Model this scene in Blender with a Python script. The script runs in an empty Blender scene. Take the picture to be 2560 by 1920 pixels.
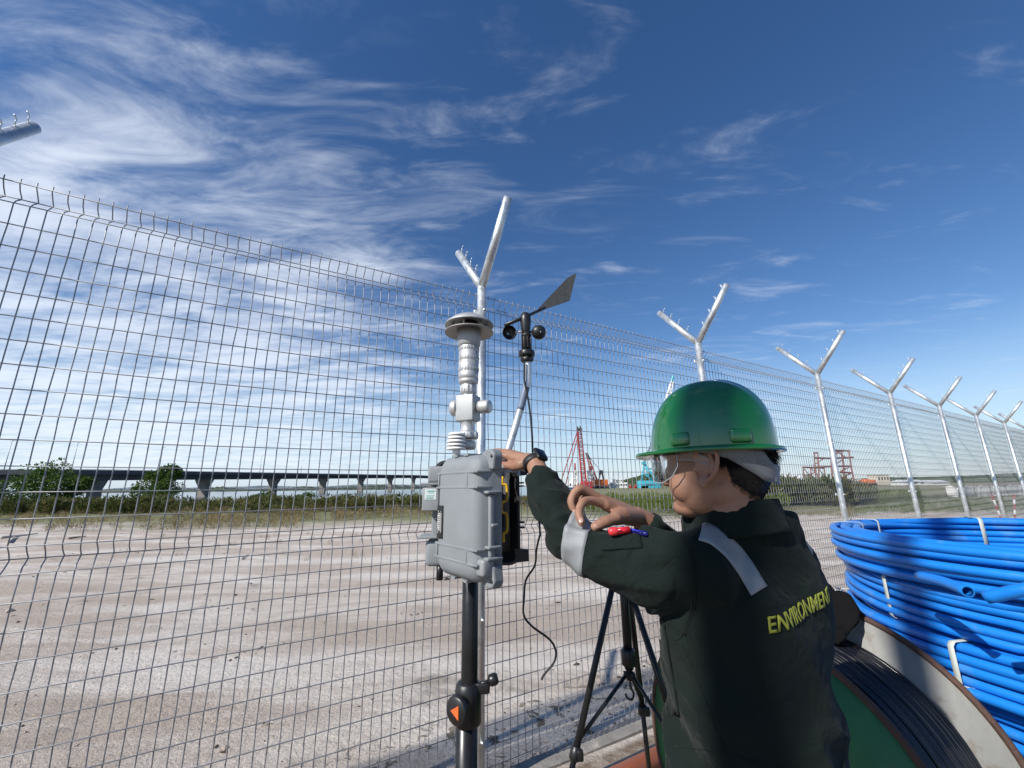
import bpy, bmesh, math, random
import numpy as np
from mathutils import Vector, Matrix
from mathutils.bvhtree import BVHTree

# ------------------------------------------------------------------ camera, sky, sun, exposure
scene = bpy.context.scene
FPX, PITCH, ROLL, HC = 1036.0, math.radians(13.95), math.radians(-0.7), 1.55
_f = np.array([0, math.cos(PITCH), math.sin(PITCH)]); _r = np.array([1.0, 0, 0]); _u = np.cross(_r, _f)
CR = _r * math.cos(ROLL) + _u * math.sin(ROLL)
CU = _u * math.cos(ROLL) - _r * math.sin(ROLL)
CF = _f
cam_data = bpy.data.cameras.new('camera')
cam_data.sensor_width = 36.0
cam_data.lens = 36.0 * FPX / 2560.0
cam_data.clip_start = 0.02
cam_data.clip_end = 20000.0
cam = bpy.data.objects.new('camera', cam_data)
scene.collection.objects.link(cam)
cam.matrix_world = Matrix(((CR[0], CU[0], -CF[0], 0), (CR[1], CU[1], -CF[1], 0), (CR[2], CU[2], -CF[2], HC), (0, 0, 0, 1)))
scene.camera = cam

AZ = math.radians(58.74)                                  # the fence runs along UV, NV points away from the camera
UV = np.array([math.sin(AZ), math.cos(AZ), 0.0]); NV = np.array([-math.cos(AZ), math.sin(AZ), 0.0])
FD = 2.358                                                # camera to fence mesh
LIGHT = 1.30 * UV + 0.20 * NV + np.array([0, 0, -1.0]); LIGHT = LIGHT / np.linalg.norm(LIGHT)
SUN_EL = math.asin(-LIGHT[2]); SUN_AZ = math.atan2(-LIGHT[0], -LIGHT[1])

world = bpy.data.worlds.new('World'); scene.world = world; world.use_nodes = True
wt = world.node_tree; wt.nodes.clear()
def wn(kind, **kw):
    n = wt.nodes.new(kind)
    for k, v in kw.items():
        if k in ('inputs',):
            for i, val in v.items(): n.inputs[i].default_value = val
        else: setattr(n, k, v)
    return n
def wl(a, b): wt.links.new(a, b)
def wmath(op, a, b=None, clamp=False):
    n = wt.nodes.new('ShaderNodeMath'); n.operation = op; n.use_clamp = clamp
    for i, v in enumerate((a, b)):
        if v is None: continue
        if isinstance(v, (int, float)): n.inputs[i].default_value = v
        else: wl(v, n.inputs[i])
    return n.outputs[0]
def wramp(v, lo, hi, smooth=True):
    n = wt.nodes.new('ShaderNodeMapRange'); n.interpolation_type = 'SMOOTHSTEP' if smooth else 'LINEAR'
    n.inputs[1].default_value = lo; n.inputs[2].default_value = hi; wl(v, n.inputs[0]); return n.outputs[0]
sky = wn('ShaderNodeTexSky', sky_type='NISHITA', sun_disc=False, sun_elevation=SUN_EL, sun_rotation=SUN_AZ,
         altitude=0.0, air_density=1.0, dust_density=0.05, ozone_density=1.2)
geo = wn('ShaderNodeTexCoord')
sep = wn('ShaderNodeSeparateXYZ'); wl(geo.outputs['Generated'], sep.inputs[0])
dx, dy, dz = sep.outputs
zz = wmath('MAXIMUM', wmath('ADD', dz, 0.03), 0.02)       # cirrus sheet: the direction cut with a plane overhead
cx, cy = wmath('DIVIDE', dx, zz), wmath('DIVIDE', dy, zz)
comb = wn('ShaderNodeCombineXYZ'); wl(cx, comb.inputs[0]); wl(cy, comb.inputs[1])
def noise(vec, rot, sc, scale, detail, rough, dist, seed):
    m = wn('ShaderNodeMapping'); m.inputs['Rotation'].default_value = (0, 0, math.radians(rot)); m.inputs['Scale'].default_value = sc
    m.inputs['Location'].default_value = (seed, seed * 0.7, seed * 0.3); wl(vec, m.inputs[0])
    n = wn('ShaderNodeTexNoise'); wl(m.outputs[0], n.inputs['Vector'])
    n.inputs['Scale'].default_value = scale; n.inputs['Detail'].default_value = detail
    n.inputs['Roughness'].default_value = rough; n.inputs['Distortion'].default_value = dist
    return n.outputs['Fac']
n_big = noise(comb.outputs[0], 20, (1, 1, 1), 0.8, 3, 0.5, 0.3, 1.3)
n_fine = noise(comb.outputs[0], -22, (1.0, 2.6, 1), 2.2, 13, 0.63, 0.55, 3.3)
n_soft = noise(comb.outputs[0], -22, (1.0, 2.0, 1), 1.1, 5, 0.55, 0.5, 6.1)
n_wisp = noise(comb.outputs[0], -25, (1.0, 3.2, 1), 1.5, 11, 0.62, 0.9, 1.9)
side = wmath('MULTIPLY', wramp(wmath('DIVIDE', cx, wmath('ADD', wmath('MULTIPLY', cy, 0.65), 0.35)), 0.55, -1.15), wramp(cy, 0.45, 1.3))        # the bank lies ahead and to the left
field = wmath('ADD', wmath('MULTIPLY', n_fine, 0.60), wmath('MULTIPLY', n_soft, 0.55))
amount = wmath('ADD', wmath('MULTIPLY', side, 0.30), wmath('MULTIPLY', wmath('SUBTRACT', n_big, 0.5), 0.35))
cl1 = wramp(wmath('ADD', field, amount), 0.625, 1.0)
cl2 = wmath('MULTIPLY', wramp(wmath('ADD', n_wisp, wmath('MULTIPLY', amount, 0.6)), 0.55, 0.95), 0.42)
cl = wmath('MAXIMUM', cl1, cl2)
fade = wramp(dz, -0.01, 0.05)
cl = wmath('MULTIPLY', wmath('MULTIPLY', cl, fade), 0.74)
cloudcol = wn('ShaderNodeRGB'); cloudcol.outputs[0].default_value = (7.8, 8.4, 9.4, 1)
mixc = wn('ShaderNodeMix', data_type='RGBA'); wl(cl, mixc.inputs['Factor']); hsv = wn('ShaderNodeHueSaturation'); hsv.inputs['Hue'].default_value = 0.508; hsv.inputs['Saturation'].default_value = 1.28; wl(sky.outputs[0], hsv.inputs['Color'])
hazemix = wn('ShaderNodeMix', data_type='RGBA'); wl(wmath('MULTIPLY', wramp(dz, 0.30, -0.02), 0.80), hazemix.inputs['Factor']); wl(hsv.outputs[0], hazemix.inputs['A']); hazemix.inputs['B'].default_value = (4.6, 5.9, 7.6, 1)
wl(hazemix.outputs['Result'], mixc.inputs['A']); wl(cloudcol.outputs[0], mixc.inputs['B'])
bg = wn('ShaderNodeBackground'); bg.inputs['Strength'].default_value = 0.086
wl(mixc.outputs['Result'], bg.inputs[0])
out = wn('ShaderNodeOutputWorld'); wl(bg.outputs[0], out.inputs[0])

sun_d = bpy.data.lights.new('sun', 'SUN'); sun_d.energy = 4.2; sun_d.angle = math.radians(0.53); sun_d.color = (1.0, 0.955, 0.89)
sun_o = bpy.data.objects.new('sun', sun_d); scene.collection.objects.link(sun_o)
sun_o.location = (-20, -17, 20)
sun_o.rotation_euler = Vector(-LIGHT).to_track_quat('Z', 'Y').to_euler()
vs = scene.view_settings
scene.display_settings.display_device = 'sRGB'
vs.view_transform = 'Standard'; vs.look = 'None'; vs.exposure = 0.5; vs.gamma = 1.0; vs.use_curve_mapping = False
scene.cycles.max_bounces = 6; scene.cycles.transparent_max_bounces = 24; scene.cycles.use_denoising = True

# ------------------------------------------------------------------ helpers
rng = np.random.default_rng(7); random.seed(7)
CAM = np.array([0, 0, HC])
def ray(px, py): return CF + CR * (px - 1280) / FPX - CU * (py - 960) / FPX
def at(px, py, Y):                                        # point on the vertical plane y = Y
    d = ray(px, py); return CAM + d * (Y / d[1])
def gr(px, py, z=0.0):
    d = ray(px, py); return CAM + d * ((z - HC) / d[2])
def fu(u, n, z=0.0): return UV * u + NV * n + np.array([0, 0, z])
A3 = lambda *v: np.array(v, float)
COL = scene.collection
def link(o): COL.objects.link(o); return o
def tag(o, label=None, cat=None, group=None, kind=None):
    if label: o['label'] = label
    if cat: o['category'] = cat
    if group: o['group'] = group
    if kind: o['kind'] = kind
    return o
def thing(name, loc, label, cat, group=None, rz=0.0):
    o = bpy.data.objects.new(name, None); link(o); o.location = Vector(loc); o.rotation_euler = (0, 0, rz)
    o.empty_display_size = 0.1
    return tag(o, label, cat, group)
def norm(v):
    v = np.asarray(v, float); return v / (np.linalg.norm(v) + 1e-12)
def frame(d):
    d = norm(d); a = A3(0, 0, 1) if abs(d[2]) < 0.95 else A3(0, 1, 0)
    x = norm(np.cross(a, d)); return x, np.cross(d, x), d
class MB:
    def __init__(s): s.v = []; s.f = []; s.n = 0; s.sm = []
    def add(s, v, f, smooth=False):
        v = np.asarray(v, float).reshape(-1, 3); s.v.append(v)
        b = s.n; s.f += [tuple(i + b for i in q) for q in f]; s.sm += [smooth] * len(f); s.n += len(v); return s
    def box(s, c, size, R=None, bev=0.0):
        hx, hy, hz = [q / 2 for q in size]; R = np.eye(3) if R is None else np.asarray(R)
        if bev <= 0:
            v = np.array([(x, y, z) for x in (-hx, hx) for y in (-hy, hy) for z in (-hz, hz)])
            f = [(0, 1, 3, 2), (4, 6, 7, 5), (0, 4, 5, 1), (2, 3, 7, 6), (0, 2, 6, 4), (1, 5, 7, 3)]
            return s.add(v @ R + np.asarray(c), f)
        b = min(bev, hx * .98, hy * .98, hz * .98)
        bm = bmesh.new(); bmesh.ops.create_cube(bm, size=1.0)
        for w in bm.verts: w.co = Vector((w.co.x * hx * 2, w.co.y * hy * 2, w.co.z * hz * 2))
        bmesh.ops.bevel(bm, geom=bm.edges[:], offset=b, segments=3, profile=0.5, affect='EDGES')
        v = np.array([w.co[:] for w in bm.verts]); bm.verts.index_update()
        f = [tuple(w.index for w in q.verts) for q in bm.faces]; bm.free()
        return s.add(v @ R + np.asarray(c), f, True)
    def tube(s, pts, rad, n=8, caps=True, smooth=True, closed=False, flat=None):
        pts = np.asarray(pts, float); m = len(pts)
        rad = np.full(m, rad) if np.isscalar(rad) else np.asarray(rad, float)
        if closed: T = np.roll(pts, -1, 0) - np.roll(pts, 1, 0)
        else: T = np.gradient(pts, axis=0)
        T /= np.linalg.norm(T, axis=1)[:, None] + 1e-12
        x, y, _ = frame(T[0]); V = []; ang = np.arange(n) * 2 * np.pi / n; ca, sa = np.cos(ang)[:, None], np.sin(ang)[:, None]
        for i in range(m):
            x = x - T[i] * (x @ T[i]); x = norm(x); y = np.cross(T[i], x)
            V.append(pts[i] + rad[i] * (ca * x + sa * y))
        V = np.concatenate(V); F = []
        for i in range(m if closed else m - 1):
            a, b = i * n, ((i + 1) % m) * n
            for k in range(n):
                k2 = (k + 1) % n; F.append((a + k, a + k2, b + k2, b + k))
        if caps and not closed: F.append(tuple(range(n))[::-1]); F.append(tuple((m - 1) * n + k for k in range(n)))
        return s.add(V, F, smooth)
    def hollow(s, pts, ro, ri, n=16):                      # a pipe with open ends
        pts = np.asarray(pts, float); s.tube(pts, ro, n, caps=False); b0 = s.n - n * len(pts)
        s.tube(pts, ri, n, caps=False); b1 = s.n - n * len(pts); e = (len(pts) - 1) * n
        for k in range(n):
            k2 = (k + 1) % n
            s.f.append((b0 + k2, b0 + k, b1 + k, b1 + k2)); s.f.append((b0 + e + k, b0 + e + k2, b1 + e + k2, b1 + e + k)); s.sm += [False, False]
        return s
    def lathe(s, prof, o, axis=(0, 0, 1), n=24, smooth=True, caps=True):   # prof: (radius, height)
        x, y, d = frame(axis); o = np.asarray(o, float); V = []; ang = np.arange(n) * 2 * np.pi / n
        for r, h in prof: V.append(o + d * h + r * (np.cos(ang)[:, None] * x + np.sin(ang)[:, None] * y))
        F = []
        for i in range(len(prof) - 1):
            for k in range(n):
                k2 = (k + 1) % n; F.append((i * n + k, i * n + k2, (i + 1) * n + k2, (i + 1) * n + k))
        if caps: F.append(tuple(range(n))[::-1]); F.append(tuple((len(prof) - 1) * n + k for k in range(n)))
        return s.add(np.concatenate(V), F, smooth)
    def ell(s, c, r, R=None, nu=24, nv=14):
        R = np.eye(3) if R is None else np.asarray(R); V = []; F = []
        for i in range(nv + 1):
            t = math.pi * (i + .02) / (nv + .04)
            for k in range(nu):
                p = 2 * math.pi * k / nu; V.append((r[0] * math.sin(t) * math.cos(p), r[1] * math.sin(t) * math.sin(p), r[2] * math.cos(t)))
        for i in range(nv):
            for k in range(nu):
                k2 = (k + 1) % nu; F.append((i * nu + k, (i + 1) * nu + k, (i + 1) * nu + k2, i * nu + k2))
        F.append(tuple(range(nu))); F.append(tuple(nv * nu + k for k in range(nu))[::-1])
        return s.add(np.array(V) @ R + np.asarray(c), F, True)
    def prism(s, outline, th, o, ax, ay):                  # 2-D outline in the plane (ax, ay), given thickness
        ax, ay = norm(ax), norm(ay); az = np.cross(ax, ay); m = len(outline)
        base = [np.asarray(o) + ax * a + ay * b for a, b in outline]
        V = [p - az * th / 2 for p in base] + [p + az * th / 2 for p in base]
        F = [tuple(range(m))[::-1], tuple(range(m, 2 * m))] + [(i, (i + 1) % m, (i + 1) % m + m, i + m) for i in range(m)]
        return s.add(V, F)
    def mesh(s, name, mat):
        me = bpy.data.meshes.new(name); V = np.concatenate(s.v) if s.v else np.zeros((0, 3))
        me.from_pydata(V.tolist(), [], s.f); me.polygons.foreach_set('use_smooth', s.sm)
        if mat: me.materials.append(mat)
        me.update(); return me
    def build(s, name, mat, parent=None, local=False):
        me = s.mesh(name, mat); o = link(bpy.data.objects.new(name, me))
        if parent is not None:
            o.parent = parent
            if not local: o.matrix_parent_inverse = parent_inv(parent)
        return o
def parent_inv(p):
    if p.parent is not None or p.type == 'MESH': return Matrix.Identity(4)
    return (Matrix.Translation(p.location) @ p.rotation_euler.to_matrix().to_4x4()).inverted()
def copy_tree(o, parent=None):
    c = o.copy(); link(c); c.parent = parent
    for ch in list(o.children): copy_tree(ch, c)
    return c
def rotm(ax, ay, az): return np.array([norm(ax), norm(ay), norm(az)])   # rows: use v @ R
def yaw(a):                                                # local x -> (cos, sin)
    c, s = math.cos(a), math.sin(a); return np.array([(c, s, 0), (-s, c, 0), (0, 0, 1)])
def spline(pts, per=8):
    P = np.asarray(pts, float); P = np.vstack([2 * P[0] - P[1], P, 2 * P[-1] - P[-2]]); out = []
    for i in range(1, len(P) - 2):
        for k in range(per):
            t = k / per; a, b, c, d = P[i - 1], P[i], P[i + 1], P[i + 2]
            out.append(.5 * ((2 * b) + (c - a) * t + (2 * a - 5 * b + 4 * c - d) * t * t + (3 * b - a - 3 * c + d) * t ** 3))
    out.append(P[-2]); return np.array(out)
def vnoise(p, seed=0):                                     # cheap smooth 3-D value noise in numpy, range -1..1
    p = np.asarray(p, float); i = np.floor(p).astype(np.int64); f = p - i; f = f * f * (3 - 2 * f)
    def h(a):
        n = (a[..., 0] * 374761393 + a[..., 1] * 668265263 + a[..., 2] * 2147483647 + seed * 974711) & 0xffffffff
        n = ((n ^ (n >> 13)) * 1274126177) & 0xffffffff; n = n ^ (n >> 16); return (n & 0xffff) / 32767.5 - 1
    r = 0
    for x in (0, 1):
        for y in (0, 1):
            for z in (0, 1):
                w = (f[..., 0] if x else 1 - f[..., 0]) * (f[..., 1] if y else 1 - f[..., 1]) * (f[..., 2] if z else 1 - f[..., 2])
                r = r + w * h(i + np.array([x, y, z]))
    return r
def sstep(x, a, b):
    t = np.clip((x - a) / (b - a), 0, 1); return t * t * (3 - 2 * t)

# ------------------------------------------------------------------ materials
def mat(name, col, rough=0.5, metal=0.0, var=0.12, vscale=8.0, bump=0.0, bscale=60.0, spec=0.5, col2=None, c2scale=5.0, c2lo=0.55, c2hi=0.68, coat=0.0, rvar=0.1, stretch=(1, 1, 1), emit=None, transl=0.0):
    m = bpy.data.materials.new(name); m.use_nodes = True; nt = m.node_tree; N, L = nt.nodes, nt.links
    b = N['Principled BSDF']; b.inputs['Roughness'].default_value = rough; b.inputs['Metallic'].default_value = metal
    b.inputs['Specular IOR Level'].default_value = spec; b.inputs['Coat Weight'].default_value = coat
    if coat: b.inputs['Coat Roughness'].default_value = 0.05
    tc = N.new('ShaderNodeTexCoord'); mp = N.new('ShaderNodeMapping'); mp.inputs['Scale'].default_value = stretch; L.new(tc.outputs['Object'], mp.inputs[0])
    n1 = N.new('ShaderNodeTexNoise'); n1.inputs['Scale'].default_value = vscale; n1.inputs['Detail'].default_value = 6; n1.inputs['Roughness'].default_value = 0.6; L.new(mp.outputs[0], n1.inputs['Vector'])
    r1 = N.new('ShaderNodeMapRange'); r1.inputs[1].default_value = 0.3; r1.inputs[2].default_value = 0.7; r1.inputs[3].default_value = 1 - var; r1.inputs[4].default_value = 1 + var; L.new(n1.outputs['Fac'], r1.inputs[0])
    base = N.new('ShaderNodeRGB'); base.outputs[0].default_value = (*col, 1); src = base.outputs[0]
    if col2 is not None:
        n2 = N.new('ShaderNodeTexNoise'); n2.inputs['Scale'].default_value = c2scale; n2.inputs['Detail'].default_value = 8; n2.inputs['Roughness'].default_value = 0.65; L.new(mp.outputs[0], n2.inputs['Vector'])
        r2 = N.new('ShaderNodeMapRange'); r2.inputs[1].default_value = c2lo; r2.inputs[2].default_value = c2hi; L.new(n2.outputs['Fac'], r2.inputs[0])
        mx = N.new('ShaderNodeMix'); mx.data_type = 'RGBA'; L.new(r2.outputs[0], mx.inputs['Factor']); L.new(src, mx.inputs['A']); mx.inputs['B'].default_value = (*col2, 1); src = mx.outputs['Result']
    mu = N.new('ShaderNodeVectorMath'); mu.operation = 'SCALE'; L.new(src, mu.inputs[0]); L.new(r1.outputs[0], mu.inputs['Scale'])
    L.new(mu.outputs[0], b.inputs['Base Color'])
    if rvar:
        r3 = N.new('ShaderNodeMapRange'); r3.inputs[1].default_value = 0.3; r3.inputs[2].default_value = 0.7; r3.inputs[3].default_value = max(0.02, rough - rvar); r3.inputs[4].default_value = min(1, rough + rvar); L.new(n1.outputs['Fac'], r3.inputs[0]); L.new(r3.outputs[0], b.inputs['Roughness'])
    if bump:
        n4 = N.new('ShaderNodeTexNoise'); n4.inputs['Scale'].default_value = bscale; n4.inputs['Detail'].default_value = 5; L.new(mp.outputs[0], n4.inputs['Vector'])
        bp = N.new('ShaderNodeBump'); bp.inputs['Strength'].default_value = bump; bp.inputs['Distance'].default_value = 0.01; L.new(n4.outputs['Fac'], bp.inputs['Height']); L.new(bp.outputs[0], b.inputs['Normal'])
    if transl:
        b.inputs['Transmission Weight'].default_value = 0.0
        tr = N.new('ShaderNodeBsdfTranslucent'); ms = N.new('ShaderNodeMixShader'); ms.inputs[0].default_value = transl
        L.new(mu.outputs[0], tr.inputs[0]); L.new(b.outputs[0], ms.inputs[1]); L.new(tr.outputs[0], ms.inputs[2]); L.new(ms.outputs[0], N['Material Output'].inputs[0])
    if emit: b.inputs['Emission Color'].default_value = (*emit, 1); b.inputs['Emission Strength'].default_value = 1
    return m
M = {}
M['galv'] = mat('galvanised_steel', (0.62, 0.65, 0.66), 0.42, 0.75, 0.16, 14, 0.15, 50, col2=(0.42, 0.45, 0.47), c2scale=22)
M['wire'] = mat('galvanised_wire', (0.27, 0.28, 0.295), 0.52, 0.45, 0.15, 20)
M['black'] = mat('black_plastic', (0.012, 0.012, 0.013), 0.38, 0, 0.2, 12, spec=0.5)
M['blackmetal'] = mat('black_anodised_metal', (0.014, 0.014, 0.015), 0.32, 0.2, 0.2, 12)
M['rubber'] = mat('black_rubber', (0.015, 0.015, 0.016), 0.6, 0, 0.2, 12)
M['alu'] = mat('brushed_aluminium', (0.52, 0.52, 0.51), 0.46, 0.6, 0.08, 30, 0.05, 200, rvar=0.08)
M['alumatt'] = mat('matt_aluminium', (0.38, 0.39, 0.39), 0.55, 0.4, 0.08, 30)
M['discmetal'] = mat('bead_blasted_metal', (0.33, 0.32, 0.295), 0.55, 0.4, 0.1, 20)
M['whiteplastic'] = mat('white_plastic', (0.78, 0.78, 0.76), 0.45, 0, 0.05, 12)
M['caseplastic'] = mat('grey_textured_plastic', (0.215, 0.232, 0.243), 0.55, 0, 0.06, 14, 0.25, 420, spec=0.4)
M['casedark'] = mat('shaded_case_plastic', (0.03, 0.032, 0.034), 0.5, 0, 0.15, 14, 0.15, 300)  # case grey darkened for the tray: its inside shade is in the colour
M['latch'] = mat('latch_grey_plastic', (0.25, 0.26, 0.265), 0.5, 0, 0.1, 20)
M['yellow'] = mat('yellow_plastic', (0.72, 0.42, 0.02), 0.45, 0, 0.1, 20)
M['orange'] = mat('orange_print', (0.75, 0.13, 0.03), 0.5, 0, 0.08, 20)
M['helmet'] = mat('glossy_green_helmet', (0.004, 0.105, 0.022), 0.20, 0, 0.10, 9, spec=0.55, coat=0.7, rvar=0.07, col2=(0.018, 0.125, 0.04), c2scale=34, c2lo=.60, c2hi=.74)
M['suspension'] = mat('grey_harness_plastic', (0.15, 0.16, 0.172), 0.5, 0, 0.06, 20)
M['blue'] = mat('blue_polyethylene_pipe', (0.010, 0.185, 0.62), 0.33, 0, 0.10, 3, spec=0.45, rvar=0.08, col2=(0.10, 0.24, 0.46), c2scale=6, c2lo=.54, c2hi=.78)
M['blueend'] = mat('cut_pipe_end', (0.05, 0.25, 0.55), 0.6)
M['strap'] = mat('white_strap', (0.44, 0.47, 0.43), 0.55, 0, 0.15, 20)
M['skin'] = None
# ------------------------------------------------------------------ the setting: ground, water
def nodes_of(m):
    m.use_nodes = True; return m.node_tree.nodes, m.node_tree.links
def ground_material():
    m = bpy.data.materials.new('sandy_ground'); N, L = nodes_of(m); b = N['Principled BSDF']; b.inputs['Roughness'].default_value = 0.92; b.inputs['Specular IOR Level'].default_value = 0.15
    g = N.new('ShaderNodeNewGeometry')
    def mapping(rot, sc):
        mp = N.new('ShaderNodeMapping'); mp.vector_type = 'POINT'; mp.inputs['Rotation'].default_value = (0, 0, rot); mp.inputs['Scale'].default_value = sc; L.new(g.outputs['Position'], mp.inputs[0]); return mp.outputs[0]
    along = mapping(-(math.pi / 2 - AZ), (1, 1, 1))        # x runs along the fence, y away from it
    def nz(vec, scale, detail=6, rough=0.6, dist=0.0):
        n = N.new('ShaderNodeTexNoise'); n.inputs['Scale'].default_value = scale; n.inputs['Detail'].default_value = detail; n.inputs['Roughness'].default_value = rough; n.inputs['Distortion'].default_value = dist; L.new(vec, n.inputs['Vector']); return n.outputs['Fac']
    def ramp(v, a, c, lo=0.0, hi=1.0):
        r = N.new('ShaderNodeMapRange'); r.interpolation_type = 'SMOOTHSTEP'; r.inputs[1].default_value = a; r.inputs[2].default_value = c; r.inputs[3].default_value = lo; r.inputs[4].default_value = hi; L.new(v, r.inputs[0]); return r.outputs[0]
    def mix(f, a, c):
        x = N.new('ShaderNodeMix'); x.data_type = 'RGBA'; L.new(f, x.inputs['Factor'])
        for k, v in (('A', a), ('B', c)):
            if isinstance(v, tuple): x.inputs[k].default_value = (*v, 1)
            else: L.new(v, x.inputs[k])
        return x.outputs['Result']
    def ma(op, a, c):
        x = N.new('ShaderNodeMath'); x.operation = op
        for i, v in enumerate((a, c)):
            if isinstance(v, (int, float)): x.inputs[i].default_value = v
            else: L.new(v, x.inputs[i])
        return x.outputs[0]
    st = mapping(-(math.pi / 2 - AZ), (0.15, 0.62, 1.0))
    streak = nz(st, 1.3, 14, 0.70, 0.6)
    patch = nz(along, 0.55, 5, 0.6)
    col = mix(ramp(streak, 0.42, 0.62), (0.51, 0.43, 0.36), (0.76, 0.70, 0.63))      # damp tan sand, dry pale crust
    col = mix(ramp(patch, 0.50, 0.72, 0, 0.45), col, (0.36, 0.29, 0.24))
    grey = nz(along, 0.9, 6, 0.65, 0.6); col = mix(ramp(grey, 0.60, 0.70, 0, 0.65), col, (0.20, 0.185, 0.16))
    fine = nz(g.outputs['Position'], 55, 4, 0.7); col = mix(ramp(fine, 0.35, 0.7, 0, 0.32), col, (0.22, 0.17, 0.135))
    vo = N.new('ShaderNodeTexVoronoi'); vo.inputs['Scale'].default_value = 5.5; L.new(g.outputs['Position'], vo.inputs['Vector'])
    chip = ramp(ma('ADD', vo.outputs['Distance'], ma('MULTIPLY', fine, 0.12)), 0.105, 0.125, 1, 0)
    gate = ramp(nz(along, 2.1, 3), 0.52, 0.60); col = mix(ma('MULTIPLY', chip, gate), col, (0.07, 0.06, 0.05))   # bark and litter
    sp = N.new('ShaderNodeSeparateXYZ'); L.new(along, sp.inputs[0])
    uu, nn = sp.outputs[0], sp.outputs[1]
    near = ramp(nn, FD - 0.10, FD - 0.16)                  # this side of the fence: brown soil and dried mortar
    soil = mix(ramp(nz(along, 6, 7, 0.7), 0.4, 0.62), (0.22, 0.165, 0.12), (0.42, 0.36, 0.30)); col = mix(near, col, soil)
    stone = ma('MULTIPLY', ramp(nz(along, 7, 5, 0.7, 1.0), 0.56, 0.60), ma('MULTIPLY', ramp(nn, FD, FD + .05), ramp(nn, FD + 0.95, FD + 0.55)))
    col = mix(stone, col, (0.17, 0.145, 0.11))
    edge = ma('SUBTRACT', ma('SUBTRACT', nn, 24.0), ma('MULTIPLY', uu, -0.50))
    gm = ramp(ma('ADD', edge, ma('MULTIPLY', nz(along, 0.16, 5, 0.65), 16)), 4, 12)
    grass = mix(nz(along, 1.2, 6, 0.7), (0.085, 0.115, 0.03), (0.20, 0.19, 0.085)); col = mix(ma('MULTIPLY', gm, 0.88), col, grass)
    L.new(col, b.inputs['Base Color'])
    h1 = nz(g.outputs['Position'], 17, 7, 0.72); h2 = nz(st, 5.0, 8, 0.65); h3 = nz(g.outputs['Position'], 70, 4, .7)
    bp = N.new('ShaderNodeBump'); bp.inputs['Strength'].default_value = 1.0; bp.inputs['Distance'].default_value = 0.07
    L.new(ma('ADD', ma('MULTIPLY', h1, 0.55), ma('ADD', ma('MULTIPLY', h2, 0.8), ma('MULTIPLY', h3, 0.22))), bp.inputs['Height']); L.new(bp.outputs[0], b.inputs['Normal'])
    return m
def ground_h(x, y):
    u = x * UV[0] + y * UV[1]; n = x * NV[0] + y * NV[1]; P3 = lambda a, c, s: np.stack([a, c, np.full_like(a, s)], -1)
    beyond = sstep(n, FD + 0.05, FD + 0.7)
    rut = vnoise(P3(u * .10, n * 1.15, 1.)) * .026 + vnoise(P3(u * .9, n * 2.0, 5.)) * .010
    h = beyond * rut * sstep(60 - np.abs(n), 0, 30) + vnoise(P3(x * 2.2, y * 2.2, 9.)) * .006 * (1 - sstep(n, 20, 40)) + vnoise(P3(x * .09, y * .09, 4.)) * .12 * sstep(n, 8, 25)
    h = h - .02 * beyond
    s = np.minimum(y - 52 - 3 * vnoise(P3(x * .05, y * 0, 2.)), 3 + (y - 52) * 0.09 - x)
    return h - 2.6 * sstep(s, 0, 7)
def build_ground():
    r = np.concatenate([[0.0], np.geomspace(0.5, 9000, 330)]); na = 420; a = np.linspace(0, 2 * math.pi, na, endpoint=False)
    # finer where the camera looks
    a = a + 0.42 * np.sin(a - math.pi / 2 + math.pi) * 1.0
    X = np.outer(r, np.cos(a)); Y = np.outer(r, np.sin(a)); Z = ground_h(X, Y); Z[0, :] = Z[0, 0]
    V = np.stack([X, Y, Z], -1).reshape(-1, 3); F = []
    for i in range(len(r) - 1):
        for k in range(na):
            k2 = (k + 1) % na; F.append((i * na + k, (i + 1) * na + k, (i + 1) * na + k2, i * na + k2))
    mb = MB(); mb.add(V, F, True); o = mb.build('ground', ground_material()); tag(o, kind='structure'); return o
build_ground()
def water_material():
    m = mat('river_water', (0.10, 0.14, 0.16), 0.12, 0, 0.1, .02, spec=0.5); N, L = nodes_of(m); b = N['Principled BSDF']
    g = N.new('ShaderNodeNewGeometry'); n = N.new('ShaderNodeTexNoise'); n.inputs['Scale'].default_value = 0.9; n.inputs['Detail'].default_value = 6; L.new(g.outputs['Position'], n.inputs['Vector'])
    bp = N.new('ShaderNodeBump'); bp.inputs['Strength'].default_value = 0.5; bp.inputs['Distance'].default_value = 0.4; L.new(n.outputs['Fac'], bp.inputs['Height']); L.new(bp.outputs[0], b.inputs['Normal']); return m
wm = MB(); wm.add([(-6000, 50, -.75), (220, 50, -.75), (420, 3200, -.75), (-6000, 3200, -.75)], [(0, 1, 2, 3)]); tag(wm.build('river_water', water_material()), kind='structure')

# concrete strip under the fence
M['concrete'] = mat('rough_concrete', (0.23, 0.215, 0.195), 0.9, 0, 0.25, 9, 0.5, 60, spec=0.2, col2=(0.38, 0.34, 0.29), c2scale=7)
k = MB()
us = np.linspace(-7, 26, 120); V = []; F = []
for i, u in enumerate(us):
    w0, w1 = FD - .085 + .012 * vnoise(A3(u * 3, 0, 0)), FD + .055 + .01 * vnoise(A3(u * 3, 5, 0)); zt = .018 + .006 * vnoise(A3(u * 2, 9, 1))
    for n_, z_ in ((w0, -.12), (w0 + .008, zt), (w1 - .008, zt), (w1, -.12)): V.append(fu(u, n_, z_))
for i in range(len(us) - 1):
    for j in range(3): F.append((i * 4 + j, (i + 1) * 4 + j, (i + 1) * 4 + j + 1, i * 4 + j + 1))
k.add(V, F); tag(k.build('kerb', M['concrete']), 'long low grey concrete strip that the mesh fence stands on', 'kerb'); bpy.data.objects['kerb']['kind'] = 'structure'

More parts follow.
